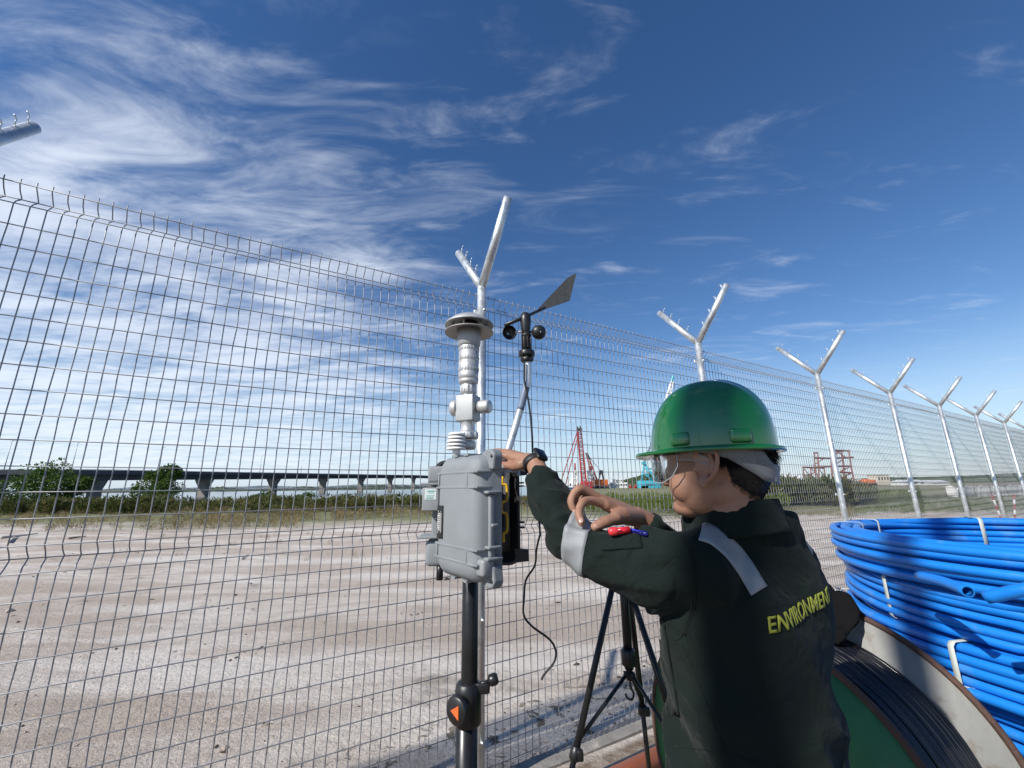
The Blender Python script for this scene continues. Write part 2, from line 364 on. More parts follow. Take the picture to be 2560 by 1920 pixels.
# ------------------------------------------------------------------ vegetation
def leaf_material(name, c1, c2, c3, scale=0.5, transl=0.35):
    m = bpy.data.materials.new(name); N, L = nodes_of(m); b = N['Principled BSDF']; b.inputs['Roughness'].default_value = 0.62; b.inputs['Specular IOR Level'].default_value = 0.25
    at_ = N.new('ShaderNodeAttribute'); at_.attribute_name = 'tint'
    cr = N.new('ShaderNodeValToRGB'); e = cr.color_ramp.elements; e[0].color = (*c1, 1); e[1].color = (*c3, 1); k = e.new(0.5); k.color = (*c2, 1)
    g = N.new('ShaderNodeNewGeometry'); n = N.new('ShaderNodeTexNoise'); n.inputs['Scale'].default_value = scale; n.inputs['Detail'].default_value = 3; L.new(g.outputs['Position'], n.inputs['Vector'])
    a = N.new('ShaderNodeMath'); a.operation = 'ADD'; L.new(at_.outputs['Fac'], a.inputs[0]); s2 = N.new('ShaderNodeMapRange'); s2.inputs[1].default_value = .3; s2.inputs[2].default_value = .7; s2.inputs[3].default_value = -.25; s2.inputs[4].default_value = .25; L.new(n.outputs['Fac'], s2.inputs[0]); L.new(s2.outputs[0], a.inputs[1]); L.new(a.outputs[0], cr.inputs[0]); L.new(cr.outputs[0], b.inputs['Base Color'])
    tr = N.new('ShaderNodeBsdfTranslucent'); L.new(cr.outputs[0], tr.inputs[0]); ms = N.new('ShaderNodeMixShader'); ms.inputs[0].default_value = transl
    L.new(b.outputs[0], ms.inputs[1]); L.new(tr.outputs[0], ms.inputs[2]); L.new(ms.outputs[0], N['Material Output'].inputs[0]); return m
def leaves(P, D, size, wid, tint):                          # rhombic leaves: base points, directions
    n = len(P); D = D / np.linalg.norm(D, axis=1)[:, None]; s = rng.normal(size=(n, 3)); S = np.cross(D, s); S /= np.linalg.norm(S, axis=1)[:, None]
    size = np.asarray(size).reshape(-1, 1); wid = np.asarray(wid).reshape(-1, 1)
    V = np.stack([P, P + D * size * .45 + S * wid, P + D * size, P + D * size * .45 - S * wid], 1).reshape(-1, 3)
    F = np.arange(4 * n).reshape(-1, 4); return V, F, np.repeat(np.clip(tint, 0, 1), 4)
def leaf_object(name, batches, m, parent=None):
    V = np.concatenate([b[0] for b in batches]); T = np.concatenate([b[2] for b in batches]); F = []; o = 0
    Fs = []
    for b in batches: Fs.append(b[1] + o); o += len(b[0])
    F = np.concatenate(Fs); me = bpy.data.meshes.new(name); me.from_pydata(V.tolist(), [], F.tolist()); at_ = me.attributes.new('tint', 'FLOAT', 'POINT'); at_.data.foreach_set('value', T.astype(np.float32)); me.materials.append(m)
    ob = link(bpy.data.objects.new(name, me))
    if parent is not None: ob.parent = parent; ob.matrix_parent_inverse = parent_inv(parent)
    return ob
def zg(p): return float(ground_h(np.array([p[0]]), np.array([p[1]]))[0])
M['scrub'] = leaf_material('scrub_leaf', (0.045, 0.07, 0.018), (0.12, 0.12, 0.038), (0.22, 0.155, 0.07), 0.35)
M['drygrass'] = leaf_material('dry_grass', (0.10, 0.105, 0.035), (0.20, 0.155, 0.07), (0.32, 0.24, 0.13), 0.8)
M['reedgreen'] = leaf_material('green_grass', (0.06, 0.10, 0.015), (0.12, 0.155, 0.03), (0.22, 0.20, 0.06), 0.5)
M['treeleaf'] = leaf_material('tree_leaf', (0.025, 0.065, 0.012), (0.06, 0.12, 0.022), (0.12, 0.165, 0.035), 0.6)
M['bark'] = mat('grey_brown_bark', (0.10, 0.08, 0.06), 0.9, 0, 0.3, 6, 0.4, 30, spec=0.1)
def clumps(spec, per, lean, wfac, tint0, tintv, up=1.0):
    """spec: list of (px0, px1, py0, py1, height m, count): bases picked on the ground seen there"""
    bs = []
    for (x0, x1, y0, y1, h, cnt) in spec:
        for _ in range(cnt):
            q = random.random(); px = x0 + (x1 - x0) * q; py = random.uniform(y0[0] + (y0[1] - y0[0]) * q, y1[0] + (y1[1] - y1[0]) * q)
            c = gr(px, py); c[2] = zg(c)
            hh = h * random.uniform(.55, 1.2); k = per; sp = hh * .42
            if c[2] < -.5: continue
            ang = rng.uniform(0, 2 * np.pi, k); rad = np.sqrt(rng.uniform(0, 1, k)) * sp; t = rng.uniform(0, 1, k) ** .8
            B = np.stack([c[0] + rad * np.cos(ang), c[1] + rad * np.sin(ang), c[2] + t * hh * .8 * (1 - .35 * (rad / sp) ** 2)], 1)
            Dd = np.stack([np.cos(ang) * lean, np.sin(ang) * lean, np.full(k, up)], 1) + rng.normal(size=(k, 3)) * .35
            bs.append(leaves(B, Dd, hh * rng.uniform(.16, .34, k), hh * wfac * rng.uniform(.6, 1.3, k), tint0 + random.uniform(-tintv, tintv) + rng.normal(size=k) * .12))
    return bs
# the dense green-brown belt on the left and in the middle
b = clumps([(-80, 420, (1272, 1272), (1290, 1284), 1.25, 210), (330, 760, (1266, 1264), (1284, 1286), 1.05, 150), (620, 1150, (1262, 1256), (1280, 1276), 1.1, 190), (1120, 1440, (1256, 1252), (1276, 1274), 1.0, 120)], 130, .8, .035, .42, .28)
tag(leaf_object('scrub', b, M['scrub']), 'dense belt of green brown scrub along the river bank', 'scrub', kind='stuff')
b = clumps([(-60, 520, (1294, 1292), (1334, 1328), .50, 110), (430, 760, (1286, 1284), (1326, 1322), .62, 90), (700, 1080, (1276, 1274), (1304, 1290), .62, 130), (1060, 1400, (1270, 1268), (1286, 1284), .5, 60), (1560, 1760, (1282, 1280), (1294, 1296), .35, 30), (300, 1060, (1330, 1330), (1420, 1400), .18, 22), (1900, 2150, (1275, 1270), (1296, 1290), .35, 60)], 90, .55, .014, .6, .25, up=1.2)
tag(leaf_object('dry_grass', b, M['drygrass']), 'straw coloured dry grass tufts scattered over the pale sand', 'grass', kind='stuff')
b = clumps([(1380, 1800, (1252, 1248), (1284, 1280), .95, 260), (1700, 1960, (1250, 1246), (1280, 1276), 1.0, 130), (2100, 2300, (1238, 1236), (1262, 1256), .8, 90), (2140, 2600, (1243, 1240), (1284, 1280), .30, 420)], 120, .4, .018, .4, .25, up=1.3)
tag(leaf_object('green_grass', b, M['reedgreen']), 'tall green grass growing behind the fence around the worker', 'grass', kind='stuff')
b = clumps([(1840, 2120, (1252, 1246), (1268, 1262), 2.0, 170), (2080, 2170, (1252, 1248), (1266, 1262), 1.5, 40)], 190, .8, .03, .32, .22)
tag(leaf_object('thicket', b, M['scrub']), 'dark green bushy thicket behind the fence right of the worker', 'thicket', kind='stuff')

def tree(name, base, h, lobes, nl, leaf, label, m='treeleaf', trunk_r=.12, cat='tree', group=None, bare=.3):
    base = A3(base[0], base[1], zg(base)); t = thing(name, base, label, cat, group)
    mb = MB(); tips = []
    for (ox, oy, oz, rx, rz) in lobes:
        e = base + A3(ox, oy, oz); mid = base + A3(ox * .25, oy * .25, oz * .45) + rng.normal(size=3) * .1
        mb.tube(spline([base + A3(0, 0, -.1), base + A3(0, 0, h * bare * .6), mid, e], 5), np.linspace(trunk_r, trunk_r * .25, 16), 7)
    mb.build('trunk', M['bark'], t)
    bs = []
    for (ox, oy, oz, rx, rz) in lobes:
        c = base + A3(ox, oy, oz); ncl = 26
        d = rng.normal(size=(ncl, 3)); d /= np.linalg.norm(d, axis=1)[:, None]; d *= rng.uniform(.35, 1.0, (ncl, 1)) ** .6
        cc = c + d * A3(rx, rx, rz)
        for q in cc:
            k = nl // (ncl * len(lobes)); rr = rx * rng.uniform(.2, .42); p = rng.normal(size=(k, 3)); p /= np.linalg.norm(p, axis=1)[:, None]; rad = rng.uniform(.3, 1, (k, 1)) ** .5
            P = q + p * rad * rr * A3(1, 1, .7); bs.append(leaves(P, p + A3(0, 0, .2) + rng.normal(size=(k, 3)) * .5, leaf * rng.uniform(.7, 1.3, k), leaf * .28 * rng.uniform(.7, 1.2, k), .5 + random.uniform(-.25, .25) + rng.normal(size=k) * .12))
    leaf_object('crown', bs, M[m], t); return t
def tree_at(px, Y, *a, **k):
    d = ray(px, 1235); p = CAM + d * (Y / d[1]); return tree(k.pop('name', 'tree'), (p[0], p[1]), *a, **k)
tree_at(95, 36, 4.3, [(-2.2, 0, 1.6, 1.6, 1.0), (-.6, .3, 2.6, 1.7, 1.2), (.7, -.3, 3.1, 1.5, 1.1), (2.0, 0, 1.9, 1.5, .9), (.2, .2, 1.3, 2.2, .9), (3.1, .2, 2.3, .8, .6)], 9000, .20, 'broad spreading green tree at the left edge, before the bridge')
tree_at(392, 40, 4.2, [(-.9, 0, 1.6, 1.1, 1.0), (.5, .2, 2.9, 1.0, 1.1), (.9, 0, 1.7, 1.2, 1.1), (-.6, .2, 2.9, .7, .8), (0, 0, 1.0, 1.6, .8), (1.3, 0, 3.2, .6, .7)], 7600, .20, 'compact upright dark green tree between two bridge piers')
tree_at(655, 45, 1.7, [(-.6, 0, .7, .7, .5), (.4, 0, .9, .8, .6), (1.2, 0, .6, .6, .4)], 2600, .17, 'low round green bush below the third bridge pier', name='bush', cat='bush', trunk_r=.05)
tree_at(762, 45, 1.4, [(-.4, 0, .6, .6, .45), (.5, 0, .75, .7, .5)], 1800, .16, 'small pale green bush on the bank near the fourth bridge pier', name='bush', cat='bush', trunk_r=.05)

# crumbs of soil, bark and shell lying on the sand beyond the fence
def litter(name, cnt, nr, size, m, label, seed):
    r_ = np.random.default_rng(seed); Vs = []; Fs = []; oc = np.array([(1, 0, 0), (0, 1, 0), (-1, 0, 0), (0, -1, 0), (0, 0, 1), (0, 0, -1)], float); ofc = [(0, 1, 4), (1, 2, 4), (2, 3, 4), (3, 0, 4), (1, 0, 5), (2, 1, 5), (3, 2, 5), (0, 3, 5)]
    u = r_.uniform(-7, 26, cnt); n = FD + nr[0] + (nr[1] - nr[0]) * r_.uniform(0, 1, cnt) ** 2.2; cl = vnoise(np.stack([u * 1.3, n * 2.2, u * 0], -1), 3) * .5 + .5
    for i in range(cnt):
        if r_.uniform() > cl[i] ** 1.5 * 1.6: continue
        p = fu(u[i], n[i]); s = size * r_.lognormal(0, .55); p[2] = zg(p) + s * .12; a = r_.uniform(0, 6.28); sc = A3(s * r_.uniform(.6, 1.8), s * r_.uniform(.4, .9), s * r_.uniform(.25, .6)); v = (oc * sc * r_.uniform(.7, 1.2, (6, 1))) @ yaw(a) + p; b0 = len(Vs) * 6; Vs.append(v); Fs += [tuple(k + b0 for k in f) for f in ofc]
    b = MB(); b.add(np.concatenate(Vs), Fs); tag(b.build(name, m), label, 'litter', kind='stuff')
litter('soil_crumbs', 5200, (.15, 16), .011, mat('soil_crumb', (.34, .28, .22), .95, 0, .3, 8), 'small pale soil crumbs strewn over the sand', 5)
litter('bark_litter', 3200, (.3, 24), .012, mat('dark_bark_chip', (.055, .045, .035), .95, 0, .3, 8), 'dark bark chips strewn over the sand', 6)
# ------------------------------------------------------------------ mesh fence: posts with Y arms, folded wire panels
POSTS = [-5.85, -3.50, -1.17, 1.175, 3.52, 5.90, 8.20, 10.46, 12.74, 15.02, 17.3, 19.6, 21.9]
RZF = math.pi / 2 - AZ
def hook_mesh():
    mb = MB(); mb.tube([(0, 0, 0), (0, 0, .016), (.0, .014, .022), (0, .018, .034), (0, .008, .050)], .0032, 6); return mb.mesh('hook', M['galv'])
HOOK = hook_mesh()
bm_ = MB(); bm_.lathe([(.0, -.002), (.0085, 0), (.0085, .006), (.005, .009), (.0045, .016), (0.0005, .017)], (0, 0, 0), (0, -1, 0), 8, caps=False); BOLT = bm_.mesh('bolt', M['galv'])
cm_ = MB(); cm_.box((0, 0, 0), (.085, .012, .03), bev=.003); CLAMP = cm_.mesh('clamp', M['galv'])
def make_post(u, label):
    t = thing('fence_post', fu(u, FD - .040), label, 'fence post', 'galvanised Y topped posts of the mesh fence', RZF)
    r = .0300; mb = MB(); mb.tube([(0, 0, -.3), (0, 0, 1.4), (0, 0, 2.905)], r, 20); mb.build('post_tube', M['galv'], t, True)
    for sgn, e in ((-1, (-.365, .445)), (1, (.405, .450))):
        p0 = A3(0, sgn * .004, 2.885); p1 = A3(0, e[0], 2.90 + e[1]); d = norm(p1 - p0)
        mb = MB(); mb.hollow([p0, p1 * .5 + p0 * .5, p1], r * .96, r * .84, 18); arm = mb.build('arm', M['galv'], t, True)
        up = norm(np.cross(d, A3(1, 0, 0))); up = up if up[2] > 0 else -up
        for q in (.30, .52, .73, .93):
            h = link(bpy.data.objects.new('hook', HOOK)); h.parent = t
            o = p0 + (p1 - p0) * q + up * r * .93
            y = d if sgn > 0 else d; x = np.cross(y, up)
            h.matrix_local = Matrix(((x[0], y[0], up[0], o[0]), (x[1], y[1], up[1], o[1]), (x[2], y[2], up[2], o[2]), (0, 0, 0, 1)))
    for z in (2.70, 2.02, 1.42, .83, .25):
        b = link(bpy.data.objects.new('bolt', BOLT)); b.parent = t; b.matrix_local = Matrix.Translation((0.0, -r * .98, z))
    # clamps that hold the mesh from behind
    for z in (2.70, 2.02, 1.42, .83, .25):
        c = link(bpy.data.objects.new('clamp', CLAMP)); c.parent = t; c.matrix_local = Matrix.Translation((0, .034, z))
    return t
names = ['', '', 'fence post cut off by the left edge, only its arm tip showing', 'nearest fence post, right behind the grey instrument case', 'fence post with Y arms rising just above the green hard hat',
         'fence post right of the green hard hat, third Y top from the left', 'fence post left of the strap on the top blue coil, fourth Y top', 'fence post directly above the blue coil, fifth Y top from the left', 'slim far fence post, sixth Y top from the left', 'far fence post near the right edge, seventh Y top', 'farthest fence post cut by the right edge, eighth Y top', '', '']
for i, u in enumerate(POSTS):
    if i < 2 or i > 10: continue
    make_post(u, names[i])
LEV = [2.826 - .0979 * k for k in range(29)]
def make_panel(u0, u1, label):
    t = thing('mesh_fence', fu(u0, FD), label, 'fence panel', 'wire mesh panels of the boundary fence', RZF); ln = u1 - u0
    prof = []                                              # (z, offset away)
    for k, z in enumerate(LEV):
        prof.append((z, 0.0))
        if k in (0, 15):
            prof += [(z - .026, .018), (z - .047, .040), (z - .055, .040), (z - .078, .014)]
    prof = [(2.848, 0)] + prof + [(LEV[-1] - .05, 0)]
    near = u0 < 6; mb = MB(); n = int((ln - .03) / .0489); off = (ln - n * .0489) / 2
    for i in range(n + 1):
        x = off + i * .0489; mb.tube([(x + (rng.normal() * .0012 if 0 < k < len(prof) - 1 else 0), y, z) for k, (z, y) in enumerate(prof)], .0024, 6 if near else 5)
    tag(mb.build('vertical_wire', M['wire'], t, True), kind='stuff'); mb = MB()
    for k, z in enumerate(LEV):
        zs = [(z, -.0052)] + ([(z - .050, .0455)] if k in (0, 15) else [])
        for zz_, y in zs:
            s = rng.normal() * .0015; mb.tube([(.004, y, zz_), (ln * .35, y + s, zz_ - abs(s)), (ln * .7, y - s, zz_ + s), (ln - .004, y, zz_)], .0024, 6 if near else 5)
    tag(mb.build('horizontal_wire', M['wire'], t, True), kind='stuff'); return t
plab = ['', 'fence panel beyond the left edge', 'large nearest fence panel left of the grey case, the sand behind it', 'fence panel behind the wind sensor and the tripod', 'fence panel behind the green hard hat', 'fence panel with the rusty steel frame behind it', 'fence panel left of the coil strap, cream building behind', 'fence panel above the middle of the top blue coil', 'fence panel with the white barrier strip behind it', 'narrow far fence panel near the right edge', 'farthest fence panel at the right edge', '', '']
for i in range(1, len(POSTS) - 2):
    make_panel(POSTS[i] + .008, POSTS[i + 1] - .008, plab[i])
# ------------------------------------------------------------------ air quality monitor on its black stand
YP = 1.40                                                  # plane of the pole
base = at(1176, 1470, 1.475); PX, PY = base[0], base[1]
def zz_at(py, px=1174, Y=YP): return at(px, py, Y)[2]
mon = thing('air_quality_monitor', (PX, PY, 0), 'open grey air quality monitor with aluminium inlet on a black stand', 'instrument')
mb = MB(); mb.tube([(PX, PY, .52), (PX, PY, 1.0), (PX, PY, 1.52)], .0262, 20); mb.build('stand_pole', M['blackmetal'], mon)
zc = at(1172, 1758, 1.475)[2]; mb = MB(); mb.tube([(PX - .006, PY, .12), (PX - .006, PY, zc + .02)], .033, 20); mb.build('lower_pole', M['blackmetal'], mon)
cl = MB(); cl.lathe([(.037, -.055), (.041, -.05), (.041, .035), (.036, .055), (.030, .06)], (PX - .003, PY, zc), n=24); cl.box((PX + .042, PY - .01, zc + .045), (.045, .022, .03), bev=.006)
clo = cl.build('clamp_collar', M['black'], mon)
kd = norm(A3(-.55, -.83, 0)); mb = MB(); mb.lathe([(.012, 0), (.012, .02), (.036, .022), (.039, .026), (.039, .040), (.034, .045), (.001, .045)], A3(PX, PY, zc + .002) + kd * .02, kd, 28); mb.build('knob', M['black'], mon)
kc = A3(PX, PY, zc + .002) + kd * .0662; sx = norm(np.cross(A3(0, 0, 1), kd)); mb = MB(); mb.prism([(-.016, 0), (.014, -.019), (.014, .019)], .002, kc, sx, (0, 0, 1)); mb.build('triangle_mark', M['orange'], mon)
mb = MB(); mb.tube([A3(PX + .02, PY - .01, zc + .05), A3(PX + .07, PY - .012, zc + .066)], .006, 8); mb.lathe([(.013, 0), (.017, .004), (.017, .022), (.012, .028)], (PX + .062, PY - .012, zc + .064), (1, 0, .3), 16); mb.build('clamp_screw', M['black'], mon)
for a in (70, 190, 310):
    d = A3(math.cos(math.radians(a)), math.sin(math.radians(a)), 0); mb = MB(); mb.tube([A3(PX, PY, .62) + d * .03, A3(PX, PY, .02) + d * .38], .014, 10); mb.lathe([(.02, 0), (.02, .03)], A3(PX, PY, 0.0) + d * .385, n=12); mb.build('leg', M['blackmetal'], mon)
# --- inlet stack (lathe sections along the vertical)
IX, IY = at(1172, 900, YP)[0], YP
def sect(name, ys, rs, m, n=32):
    b = MB(); b.lathe([(r, zz_at(y)) for y, r in zip(ys, rs)], (IX, IY, 0), n=n); return b.build(name, M[m], mon)
def plate(name, prof, m_):
    b = MB(); b.lathe([(r, zz_at(yy)) for r, yy in prof], (IX, IY, 0), n=48, caps=False); return b.build(name, M[m_], mon)
plate('lower_plate', [(.034, 824), (.060, 828), (.084, 833), (.0868, 833.5), (.0872, 831.5), (.085, 830.5), (.034, 821)], 'discmetal')
plate('cap_dome', [(.030, 806), (.060, 810), (.084, 815.5), (.0872, 816), (.0876, 814), (.080, 808), (.060, 798), (.036, 790.5), (.012, 787), (.001, 786.6)], 'alumatt')
sect('cap_stem', [826, 806], [.026, .026], 'casedark')
b = MB()
for k in range(6):
    a = k * math.pi / 3 + .3; b.tube([(IX + .06 * math.cos(a), IY + .06 * math.sin(a), zz_at(828)), (IX + .06 * math.cos(a), IY + .06 * math.sin(a), zz_at(810))], .004, 8)
b.build('spacer', M['discmetal'], mon)
sect('impactor_neck', [870, 864, 846, 826], [.033, .040, .042, .042], 'alumatt')
sect('impactor_body', [950, 949, 931, 930.5, 929, 906, 905.5, 904, 882, 881.5, 880, 868, 866], [.033, .0355, .0355, .0342, .0355, .0355, .0342, .0355, .0355, .0342, .035, .0345, .033], 'alu', 48)
ring = MB()                                                 # knurled rings around the body
for yk in (874, 898, 926):
    for k in range(20):
        a = 2 * math.pi * k / 20; zc_ = zz_at(yk); R_ = yaw(a); ring.box(A3(IX, IY, zc_) + A3(math.cos(a), math.sin(a), 0) * .0352, (.0028, .0076, .011), R_, bev=.0006)
ring.build('knurled_ring', M['alumatt'], mon)
sect('body_foot', [962, 957, 950], [.027, .034, .0355], 'alu')
def nut(name, y0, y1, r, m='alu', k=12):
    b = MB(); z0, z1 = zz_at(y0), zz_at(y1); b.lathe([(r * .86, z0), (r * .95, z0 + .002), (r * .95, z1 - .002), (r * .86, z1)], (IX, IY, 0), n=32)
    for i in range(k):
        a = 2 * math.pi * i / k; b.box((IX + r * .95 * math.cos(a), IY + r * .95 * math.sin(a), (z0 + z1) / 2), (r * .14, r * .24, (z1 - z0) * .72), yaw(a), bev=.0015)
    return b.build(name, M[m], mon)
nut('union_nut', 986, 962, .028); nut('lower_union_nut', 1098, 1080, .037, k=10); nut('base_nut', 1124, 1102, .027)
sect('neck', [1080, 1076, 1056, 1052], [.027, .024, .024, .027], 'alu'); sect('upper_neck', [992, 984], [.022, .022], 'alu')
bc = A3(IX, IY, (zz_at(990) + zz_at(1054)) / 2); bh = zz_at(990) - zz_at(1054); th = math.radians(-22); R_ = yaw(th)
mb = MB(); mb.box(bc, (.066, .060, bh), R_, bev=.003); mb.build('manifold_block', M['alumatt'], mon)
ex = A3(math.cos(th), math.sin(th), 0); ey = A3(-math.sin(th), math.cos(th), 0)
mb = MB(); mb.lathe([(.028, 0), (.0285, .006), (.0285, .02), (.025, .024), (.001, .024)], bc - ex * .033 - ey * .008 + A3(0, 0, .004), -ex, 32); mb.build('side_port_cap', M['alu'], mon)
mb = MB(); mb.lathe([(.014, 0), (.014, .008), (.021, .009), (.023, .02), (.023, .045), (.020, .05), (.001, .05)], bc + ex * .033 + A3(0, 0, .002), ex, 24); mb.build('side_port', M['alu'], mon)
# --- radiation shield
sc = at(1141, 1104, 1.345); mb = MB()
for k in range(5):
    z = zz_at(1124, 1141, 1.345) + k * .0115; r = .031 - .002 * abs(k - 2) * (k > 2); mb.lathe([(r * .6, z), (r, z + .0005), (r, z + .0035), (r * .78, z + .0085), (r * .4, z + .009)], (sc[0], sc[1], 0), n=32)
mb.lathe([(.012, zz_at(1140, 1141, 1.345)), (.012, zz_at(1120, 1141, 1.345))], (sc[0], sc[1], 0), n=16); mb.build('radiation_shield', M['whiteplastic'], mon)

# --- the hinged case: lid swung open towards the camera, tray on the pole
H0, H1 = 1.315, 1.640                                       # bottom and top of the shells
hinge = A3(-.170, 1.300, 0); lr = A3(-.030, 1.115, 0); ld = norm(lr - hinge); LW = np.linalg.norm(lr - hinge)
lo = np.cross(A3(0, 0, 1), ld); lo = -lo if lo[1] > 0 else lo          # outward (towards the camera)
def shell(name, org, ax, outn, W, H, depth, m, wall=.006, rad=.035, flare=.012):
    """open tray: rounded rectangle outline, rim at org plane, floor at +outn*depth"""
    def outline(inset, r):
        pts = []; hw, hh = W / 2 - inset, H / 2 - inset
        for cx_, cz_, a0 in ((hw - r, hh - r, 0), (-hw + r, hh - r, 90), (-hw + r, -hh + r, 180), (hw - r, -hh + r, 270)):
            for q in range(7): a = math.radians(a0 + q * 15); pts.append((cx_ + r * math.cos(a), cz_ + r * math.sin(a)))
        return pts
    C = org + ax * W / 2 + A3(0, 0, (H0 + H1) / 2); rings = []
    for ins, d, r in ((0, 0, rad), (flare * .35, depth * .35, rad), (flare * .55, depth * .72, rad), (flare + .004, depth * .88, rad), (flare + .014, depth * .97, rad * .8), (flare + .03, depth, rad * .6)):
        rings.append([C + ax * a + A3(0, 0, 1) * c + outn * d for a, c in outline(ins, r)])
    n = len(rings[0]); inner = []
    for ins, d, r in ((flare + .03, depth - wall, rad * .6), (flare + .012, depth * .8, rad * .8), (wall + .001, 0, rad - wall * .5)):
        inner.append([C + ax * a + A3(0, 0, 1) * c + outn * d for a, c in outline(ins, r)])
    allr = rings + inner; V = [p for rg in allr for p in rg]; F = []
    L_ = len(rings)
    for i in range(len(allr) - 1):
        if i == L_ - 1: continue
        for k in range(n): F.append((i * n + k, i * n + (k + 1) % n, (i + 1) * n + (k + 1) % n, (i + 1) * n + k))
    F.append(tuple((L_ - 1) * n + k for k in range(n))); F.append(tuple(L_ * n + k for k in range(n))[::-1])
    e = len(allr) - 1
    for k in range(n): F.append((k, (k + 1) % n, e * n + (k + 1) % n, e * n + k))
    b = MB(); b.add(V, F, True); o = b.build(name, M[m], mon)
    md = o.modifiers.new('edge', 'EDGE_SPLIT'); md.split_angle = math.radians(50); return o, C
HH = H1 - H0; DEP = .075
lid, LC = shell('lid', hinge, ld, lo, LW, HH, DEP, 'caseplastic')
def lidp(a, z, d): return LC + ld * a + A3(0, 0, z) + lo * d
RL = rotm(ld, lo, (0, 0, 1))
# raised ribs that wrap the shell
def rib(z, a0, a1, d, wrap=True, t=.0065, h=.006):
    b = MB(); b.box(lidp((a0 + a1) / 2, z, d), (a1 - a0, h, t), RL, bev=.0016)
    if wrap: b.box(lidp(a1 + .003, z, d / 2 + .004), (.010, d * .92, t), RL, bev=.002); b.box(lidp(a0 - .002, z, d / 2 + .004), (.008, d * .92, t), RL, bev=.002)
    return b.build('rib', M['caseplastic'], lid)
hw = LW / 2
for z in (.112, .073): rib(z, -hw + .012, hw - .012, DEP - .002)
for z in (-.078, -.112): rib(z, -hw + .012, hw - .012, DEP - .002)
for a in (-hw + .024, hw - .05):
    for z0, z1 in ((.073, .112), (-.112, -.078)):
        b = MB(); b.box(lidp(a, (z0 + z1) / 2, DEP - .001), (.006, .006, z1 - z0), RL, bev=.0014); b.build('rib', M['caseplastic'], lid)
# lugs on the opening side
for z, ln in ((.060, .046), (-.020, .018), (-.098, .046), (-.072, .040)):
    b = MB(); b.box(lidp(hw + .004, z, .030), (.022, ln, .0075), RL, bev=.003); b.build('lug', M['caseplastic'], lid)
b = MB(); b.box(lidp(hw + .002, -.02, .034), (.012, .016, .15), RL, bev=.004); b.build('lug_spine', M['caseplastic'], lid)
# corner ears, a black disc painting the dark of each padlock hole
for z, sg in ((.150, 1), (-.148, -1)):
    b = MB(); b.prism([(-.03, -.028 * sg), (.020, -.034 * sg), (.026, .004 * sg), (.016, .018 * sg), (-.008, .022 * sg), (-.034, .012 * sg)], .030, lidp(hw - .008, z, .022), ld, (0, 0, 1)); ear = b.build('corner_ear', M['caseplastic'], lid); md = ear.modifiers.new('bevel', 'BEVEL'); md.width = .005; md.segments = 2
    b = MB(); b.lathe([(.0045, 0), (.0045, .0012)], lidp(hw + .008, z + .001 * sg, .0372), lo, 14); b.build('hole_disc', M['black'], lid)
# dark recess by the lower ear and bumpers on top and bottom
b = MB(); b.box(lidp(hw - .008, -.118, DEP * .62), (.036, .036, .040), RL, bev=.008); b.build('corner_block', M['latch'], lid)
for a in (-.03, .03):
    for z, q in ((HH / 2 - .006, 1), (-HH / 2 + .006, -1)):
        b = MB(); b.prism([(-.012, 0), (.012, 0), (.012, .006 * q), (-.002, .006 * q)], .05, lidp(a, z, DEP * .45), ld, (0, 0, 1)); b.build('bumper', M['caseplastic'], lid)
# black maker's plate with a pale emblem, turned upright
b = MB(); b.box(lidp(-hw + .040, -.020, DEP + .0012), (.034, .002, .088), RL, bev=.0006); plate = b.build('black_plate', mat('gloss_black_print', (.008, .008, .009), .3), lid)
M['print'] = mat('white_print', (.7, .7, .68), .5)
b = MB(); pc = lidp(-hw + .037, -.020, DEP + .0026); uz = A3(0, 0, 1)
for sx_, s0, s1 in ((-.0065, -.030, .030), (.0045, -.024, .024)):
    b.box(pc + ld * sx_, (.0014, .0006, s1 - s0), RL)
b.prism([(-.0095, -.012), (-.0095, .012), (-.006, .030), (-.0045, .030), (-.0085, .010), (-.0085, -.010), (-.0045, -.030), (-.006, -.030)], .0006, pc, ld, uz)
for k in range(9):
    z = -.022 + k * .0055; w = (.0035, .006, .0045)[k % 3]; b.box(pc + ld * (-.0012) + uz * z, (w, .0006, .0032), RL)
for k in range(14): b.box(pc + ld * .0085 + uz * (-.028 + k * .0043), (.0018, .0006, .0026), RL)
for k in range(11): b.box(pc + ld * .0120 + uz * (-.024 + k * .0046), (.0014, .0006, .0030), RL)
b.build('emblem', M['print'], plate)
# tray on the pole
trd = norm(A3(.293, .012, 0)); tro = np.cross(A3(0, 0, 1), trd); tro = tro if tro[1] > 0 else -tro
tray, TC = shell('tray', A3(-.250, 1.332, 0), trd, tro, .270, HH - .012, .085, 'casedark')
RT = rotm(trd, tro, (0, 0, 1))
def trp(a, z, d): return TC + trd * a + A3(0, 0, z) + tro * d
b = MB(); b.box(trp(0, -.002, .062), (.215, .004, HH - .07), RT, bev=.002); b.build('inner_panel', M['black'], tray)
b = MB(); b.box(trp(.094, .02, .030), (.020, .030, .16), RT, bev=.003); b.box(trp(.098, .11, .026), (.018, .02, .03), RT, bev=.003); b.build('inner_bracket', mat('satin_grey_metal', (.10, .105, .11), .45, .2), tray)
b = MB(); yw = [(.082, .105), (.082, .082), (.094, .076), (.094, .034), (.080, .026), (.080, -.002), (.094, -.010), (.094, -.058), (.084, -.064), (.084, -.09)]
b.tube(spline([trp(a, z, -.006) for a, z in yw], 4), .0042, 8); b.build('yellow_gasket', M['yellow'], tray)
b = MB(); b.box(trp(.06, .05, .03), (.05, .03, .05), RT, bev=.004); b.box(trp(-.02, -.04, .03), (.09, .03, .09), RT, bev=.004); b.build('circuit_box', mat('dark_module', (.02, .021, .023), .4), tray)
